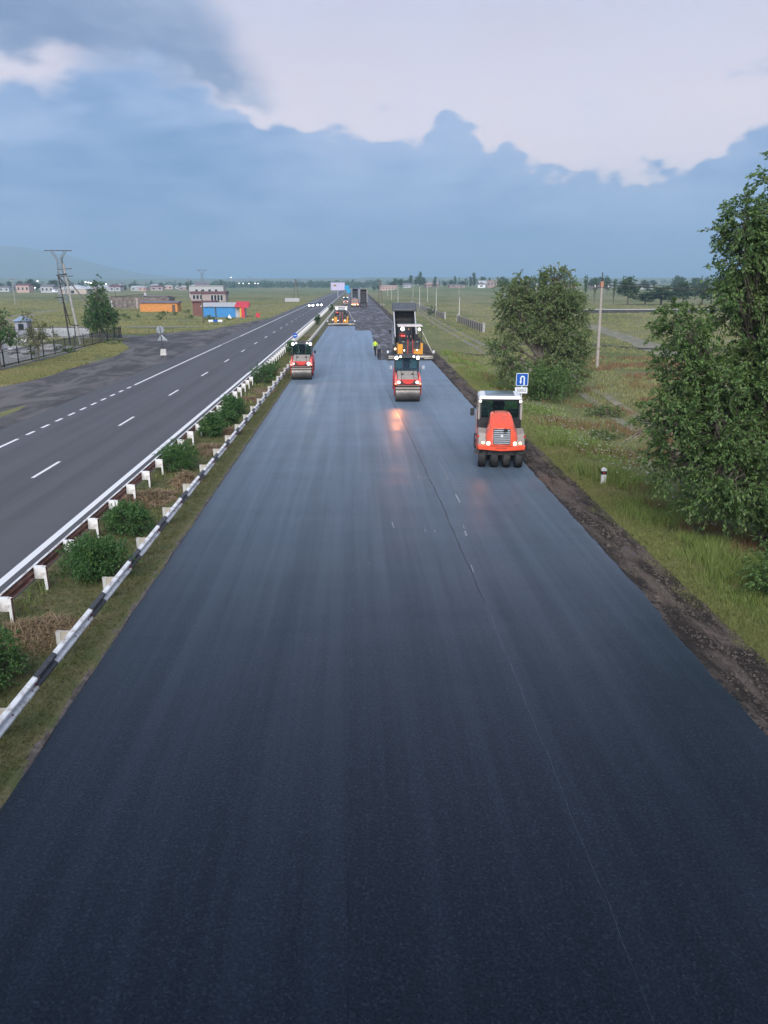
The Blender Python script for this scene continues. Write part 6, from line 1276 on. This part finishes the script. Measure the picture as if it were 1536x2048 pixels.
x, y, z = gpt(111, 585.5); t = thing('van', 'white van parked before the pale barn', 'van', (x, y, z)); MB().hexa([(-2.4, -1, .35), (2.4, -1, .35), (2.4, 1, .35), (-2.4, 1, .35), (-2.3, -.9, 2.5), (1.9, -.9, 2.5), (1.9, .9, 2.5), (-2.3, .9, 2.5)]).build('body', sign_white, t, .1); MB().box(.2, 1.8, -1.02, -.95, 1.5, 2.2).build('window', dwin, t); [wheel(t, (xx, -.85, .36), .36, .2, silver, 12) for xx in (-1.5, 1.5)]
# low wall across the right field
x0, y0, z0 = gpt(1120, 626); t = thing('low_wall', 'long low wall with a white cap crossing the field behind the concrete pole', 'wall', (x0, y0, z0), -.03); MB().box(0, 60, -.2, .2, -.5, .9).build('wall_body', drk, t); MB().box(0, 60, -.3, .3, .9, 1.1).build('cap', offw, t)
# board fence along the track
def board_fence(label, xa, ya, xb, yb, h=1.5):
    L = math.hypot(xb - xa, yb - ya); t = thing('board_fence', label, 'fence', (xa, ya, float(gz(xa, ya))), math.atan2(yb - ya, xb - xa)); n = max(1, round(L / 3.2)); s = L / n
    mb = MB()
    for i in range(int(s / .3)): mb.box(.1 + i * .3, .1 + i * .3 + .20, -.02, .02, .05, h - .1 + .08 * math.sin(i * 5.1))
    bm2 = mb.mesh('board_panel', wood); pm_ = MB().box(-.12, .12, -.12, .12, -.3, h).mesh('post', conc_g)
    for i in range(n + 1):
        put('post', pm_, t, loc=(s * i, 0, 0))
        if i < n: put('board_panel', bm2, t, loc=(s * i, 0, 0), kind='stuff')
    for e in (0, L): MB().box(e - .22, e + .22, -.22, .22, -.3, h + .2).build('gate_pillar', conc_g, t)
board_fence('dark board fence with pale end pillars, nearest stretch along the dirt track', 22.4, 138, 22.9, 178); board_fence('dark board fence, short middle stretch between the bush and the gate gap', 21.4, 190, 20.9, 206); board_fence('dark board fence, longest stretch running to the far field', 21.6, 222, 22.4, 318)
bush('fence_bush', 'dark round bush between two stretches of the board fence', (20.6, 213, -.5), 1.6, 1.6, 2.6, 900, .28, leaf_far)

# ================================================================== far trees, far village
def proto(name, lobes, n, leaf, hgt):
    """unit tree, height 1, kept as the first of its kind"""
    idx, cc, pts = crown_points(lobes, n, 16, .045, .5); mb = MB(); mb.tube([(0, 0, -.03), (.005, 0, .3), (0, 0, .75)], [.022, .016, .006], 6); return mb.mesh('trunk', bark), leaves_mesh(pts, leaf, leaf_far, .7)
PR = {'round': proto('round', [(0, 0, .55, .30, .30, .28), (-.14, 0, .45, .22, .25, .22), (.15, 0, .5, .22, .25, .25), (0, 0, .8, .18, .18, .18)], 90, .055, 1), 'poplar': proto('poplar', [(0, 0, .55, .085, .085, .42), (.02, 0, .35, .10, .10, .2), (-.02, 0, .75, .06, .06, .22)], 60, .045, 1), 'oval': proto('oval', [(0, 0, .55, .2, .2, .42), (.05, 0, .4, .22, .2, .25), (-.05, 0, .7, .15, .15, .25)], 80, .05, 1), 'thin': proto('thin', [(0, 0, .6, .05, .05, .38), (.06, 0, .7, .03, .03, .22), (-.05, 0, .55, .03, .03, .2)], 26, .045, 1)}
def ftree(kind, px, py, w, h, label, group, y=None, name=None):
    """px,py: foot in the photo; w,h: metres; y fixes the distance where the foot is hidden"""
    if label[0] == ' ': label = {'round': 'hazy spreading', 'oval': 'hazy upright oval', 'poplar': 'hazy slim poplar'}[kind] + label
    if y is None: x, yy, z = gpt(px, py)
    else: d = ray(px, 566); x, yy = d[0] / d[1] * y, y; z = float(gz(x, yy))
    t = thing(name or {'round': 'broadleaf_tree', 'poplar': 'poplar_tree', 'oval': 'broadleaf_tree', 'thin': 'sparse_poplar_tree'}[kind], label, 'tree', (x, yy, z), rnd.uniform(0, 6.28), group); t.scale = (w * 1.6, w * 1.6, h)
    put('trunk', PR[kind][0], t); put('crown', PR[kind][1], t); return t
VG = 'trees of the village on the rise'
def KL(ks, a, b_, w0, w1, h0, h1): return rnd.choice(ks), rnd.uniform(a, b_), 0, rnd.uniform(w0, w1), rnd.uniform(h0, h1)
for px, w, h, kd in ((784, 7, 8, 'round'), (791, 9, 11, 'round'), (802, 8, 10, 'round'), (812, 5, 8, 'round'), (821, 8, 12.5, 'oval'), (834, 8, 12, 'round'), (840, 7, 16, 'oval'), (846, 7, 11, 'round'), (870, 6, 11, 'oval'), (879, 3, 8, 'poplar'), (889, 5, 6, 'round'), (903, 7, 8, 'round'), (910, 5, 12, 'oval'), (918, 3, 11, 'poplar'), (925, 8, 7, 'round'), (931, 3, 10, 'poplar'), (934, 3, 10, 'poplar'), (941, 6, 11, 'oval'), (948, 7, 15, 'oval'), (965, 10, 12, 'round'), (979, 4, 10, 'oval'), (757, 6, 6, 'round'), (748, 5, 5, 'round'), (1128, 4, 11, 'poplar'), (1147, 8, 7, 'round')):
    ftree(kd, px, 0, w, h, ('dark rounded' if kd == 'round' else 'dark tall oval') + ' tree among the houses on the far rise' if kd != 'poplar' else 'slim poplar among the houses on the far rise', VG if kd != 'poplar' else 'slim poplars on the rise', y=rnd.uniform(800, 870))
def fhouse(px, y, w, h, rh, wm, rm, label, rtype='ridge', wins=3, group=None, d=8):
    dd = ray(px, 566); x = dd[0] / dd[1] * y; z = float(gz(x, y)); st = w / max(1, wins)
    if label is None: label = 'small %s house with %s %s roof in the far village on the plain' % ({'off_white_wall': 'whitish', 'tan_wall': 'tan', 'pink_wall': 'pinkish', 'pale_sheet_roof': 'grey', 'brick_wall': 'brick'}[wm.name], {'roof_slate': 'dark', 'pale_sheet_roof': 'pale', 'maroon_roof': 'maroon'}[rm.name], {'ridge': 'long', 'gable': 'gable'}[rtype])
    return building('house', label, (x, y, z), rnd.uniform(-.25, .25), w, d, h, wm, rm, rtype, rh, [(-w / 2 + st * (k + .3), -w / 2 + st * (k + .7), h * .35, h * .75) for k in range(wins)], cat='house', group=group)
pinkw = mat('pink_wall', (.50, .34, .29), .85, var=.12); brick_w = mat('brick_wall', (.33, .23, .21), .85, var=.15)
fhouse(776, 790, 17, 3.6, 1.2, pinkw, mat('pink_roof', (.42, .27, .24), .8), 'long pinkish house at the end of the far rise', wins=6); fhouse(815, 800, 8, 3, 1.6, offw, slate, 'white house between dark trees on the far rise'); fhouse(963, 780, 7, 3, 2.6, sign_white, slate, 'white gabled house beside the brick block on the far rise', 'gable', 1); fhouse(974, 800, 16, 4.2, 2.4, offw, roofpale, 'large house with a pale hipped roof on the far rise'); fhouse(984, 775, 9, 6.5, .4, brick_w, brick_w, 'two-storey brick block with dark openings on the far rise', 'flat', 3); fhouse(915, 800, 16, 2.2, .8, brick_w, slate, 'low reddish shed below the poplars on the far rise', wins=2); fhouse(865, 830, 14, 3, 1.4, brick_w, mat('pink_roof', (.42, .27, .24), .8), 'brick house half hidden by trees on the far rise'); fhouse(1140, 760, 13, 3, 1.6, pinkw, slate, 'pinkish house seen past the broad tree'); fhouse(1198, 720, 12, 3.4, 1.8, brick_w, maroon, 'red-walled house behind the sparse poplars'); fhouse(1215, 760, 12, 3, 1.5, offw, roofpale, 'white house behind the sparse poplars'); fhouse(1290, 700, 13, 3, 1.6, offw, slate, 'pale house glimpsed between the field trees')
for px, h, w, lab in ((1169, 12.8, 5, 'tallest sparse poplar of three with bare trunk beyond the low wall'), (1188, 11.8, 4.2, 'middle sparse poplar of three with bare trunk beyond the low wall'), (1226, 10.4, 3.6, 'shortest sparse poplar of three, beside the big round tree')): ftree('thin', px, 609, w, h, lab, 'sparse poplars beyond the low wall')
for px, w, h, kd, lab in ((1255, 9, 12, 'round', 'big round tree beyond the low wall, beside the sparse poplars'), (1322, 15, 8, 'round', 'wide low tree beyond the low wall'), (1365, 9, 10, 'round', 'round tree beyond the wide low one'), (1404, 10, 10, 'round', 'broad tree at the end of the field row'), (1290, 9, 5.5, 'round', 'short bushy tree between the round and the wide low trees')): ftree(kd, px, 610, w, h, lab, None)
for k in range(44): ftree(*KL(['round', 'round', 'oval', 'poplar'], 1000, 1500, 6, 13, 6, 13), ' tree on the skyline behind the field row', 'skyline trees beyond the field', y=rnd.uniform(560, 900))
# the plain on the other side
for px, py, w, h, kd in ((57, 582, 13, 11, 'round'), (64, 583, 10, 13, 'round'), (74, 583, 12, 9, 'round'), (45, 582, 8, 9, 'round'), (106, 582, 12, 12, 'round'), (112, 582, 12, 12, 'round'), (124, 580, 9, 10, 'round'), (8, 582, 6, 8, 'round'), (22, 581, 4, 6, 'round'), (126, 580, 5, 12, 'oval'), (158, 575, 4, 14, 'poplar'), (168, 575, 4, 12, 'poplar'), (190, 576, 4, 11, 'poplar')): ftree(kd, px, py, w, h, 'dark tree among the houses across the plain', 'trees among the houses across the plain')
for k in range(34): ftree(*KL(['round', 'round', 'poplar', 'oval'], -10, 450, 5, 11, 6, 12), ' tree in the far village on the plain', 'far village trees on the plain', y=rnd.uniform(820, 1300))
wl = [offw, tan, pinkw, roofpale, brick_w]; rl = [slate, roofpale, maroon, roofpale]
for k in range(44): fhouse(rnd.uniform(-10, 440) if k % 3 else rnd.uniform(0, 240), rnd.uniform(760, 1250), rnd.uniform(8, 14), rnd.uniform(2.8, 4.2), rnd.uniform(1.2, 2.4), rnd.choice(wl), rnd.choice(rl), None, rnd.choice(['ridge', 'ridge', 'gable']), 2, 'far village houses on the plain')
fhouse(44, 700, 11, 6, 1.4, pinkw, maroon, 'pinkish two-storey house behind dark trees across the plain'); fhouse(92, 690, 11, 5, 1.8, offw, slate, 'white house with two dark windows beside the dark round trees'); fhouse(404, 800, 14, 6, 3, pinkw, slate, 'pinkish house with a tall roof behind the flat white building')
for px, py in ((70, 577), (85, 573), (75, 562), (171, 564), (177, 565), (182, 566), (212, 568), (478, 566.5), (486, 567), (498, 567), (510, 566.5), (516, 567), (462, 555)):
    y = rnd.uniform(760, 900) if px < 300 else 1250; d = ray(px, py); k = y / d[1]; x, zz = d[0] * k, CAMH + d[2] * k; zz = max(zz, 3.5); t = thing('street_lamp', 'lit white street lamp in the far village', 'street lamp', (x, y, 0), 0, 'lit lamps of the far village'); MB().cyl((0, 0, -.2), (0, 0, zz), .12, n=5).build('post', galv, t); MB().ball((0, 0, zz), (.75, .5, .45), 8, 5).build('lamp_head', emit('village_lamp', (1, .97, .92), 1.6), t)
# wood along the foot of the hills
pts = []
for k in range(230):
    px = rnd.uniform(425, 760); y = rnd.uniform(1250, 1600); d = ray(px, 566); x = d[0] / d[1] * y; w = rnd.uniform(3, 8); h = rnd.uniform(7, 14); n = 46
    pts.append(np.array([x, y, float(gz(x, y)) + h * .5]) + unit(n) * np.array([w, w, h * .5]) * (rng.uniform(.1, 1, n) ** .5)[:, None])
for k in range(260):
    px = rnd.uniform(-200, 1900); y = rnd.uniform(1300, 2100); d = ray(px, 566); x = d[0] / d[1] * y; w = rnd.uniform(4, 9); h = rnd.uniform(6, 13); n = 40
    pts.append(np.array([x, y, float(gz(x, y)) + h * .5]) + unit(n) * np.array([w, w, h * .5]) * (rng.uniform(.1, 1, n) ** .5)[:, None])
tag(put('distant_wood', leaves_mesh(np.concatenate(pts), 2.2, leaf_far, .8)), 'hazy belt of trees along the foot of the low hills', 'wood', kind='stuff')
# weeds on the verge by the yard and before the sheds
for i in range(16):
    px, py = rnd.choice([(rnd.uniform(230, 400), rnd.uniform(626, 640)), (rnd.uniform(380, 480), rnd.uniform(636, 642)), (rnd.uniform(60, 250), rnd.uniform(690, 715))]); x, y, z = gpt(px, py)
    bush('weed_clump', 'scruffy green weed clump in rough grass beside the sheds and yard', (x, y, z), 1.2, 1.0, rnd.uniform(.7, 1.3), 420, .22, leaf_olive, 'weed clumps by the sheds and yard')
# ---- the blue evening air
hz = bpy.data.materials.new('haze'); hz.use_nodes = True; nt = hz.node_tree; nt.nodes.clear()
pv = nt.nodes.new('ShaderNodeVolumePrincipled'); pv.inputs['Color'].default_value = (0.52, 0.78, 1.0, 1); pv.inputs['Density'].default_value = 0.00029
ho = nt.nodes.new('ShaderNodeOutputMaterial'); nt.links.new(pv.outputs[0], ho.inputs['Volume'])
mb = MB(); mb.box(-9500, 9500, -600, 9500, -6.0, 345.0)
o = mb.build('haze', hz, None, 0, 0); o['kind'] = 'stuff'; o['label'] = 'thin blue evening haze over the plain'
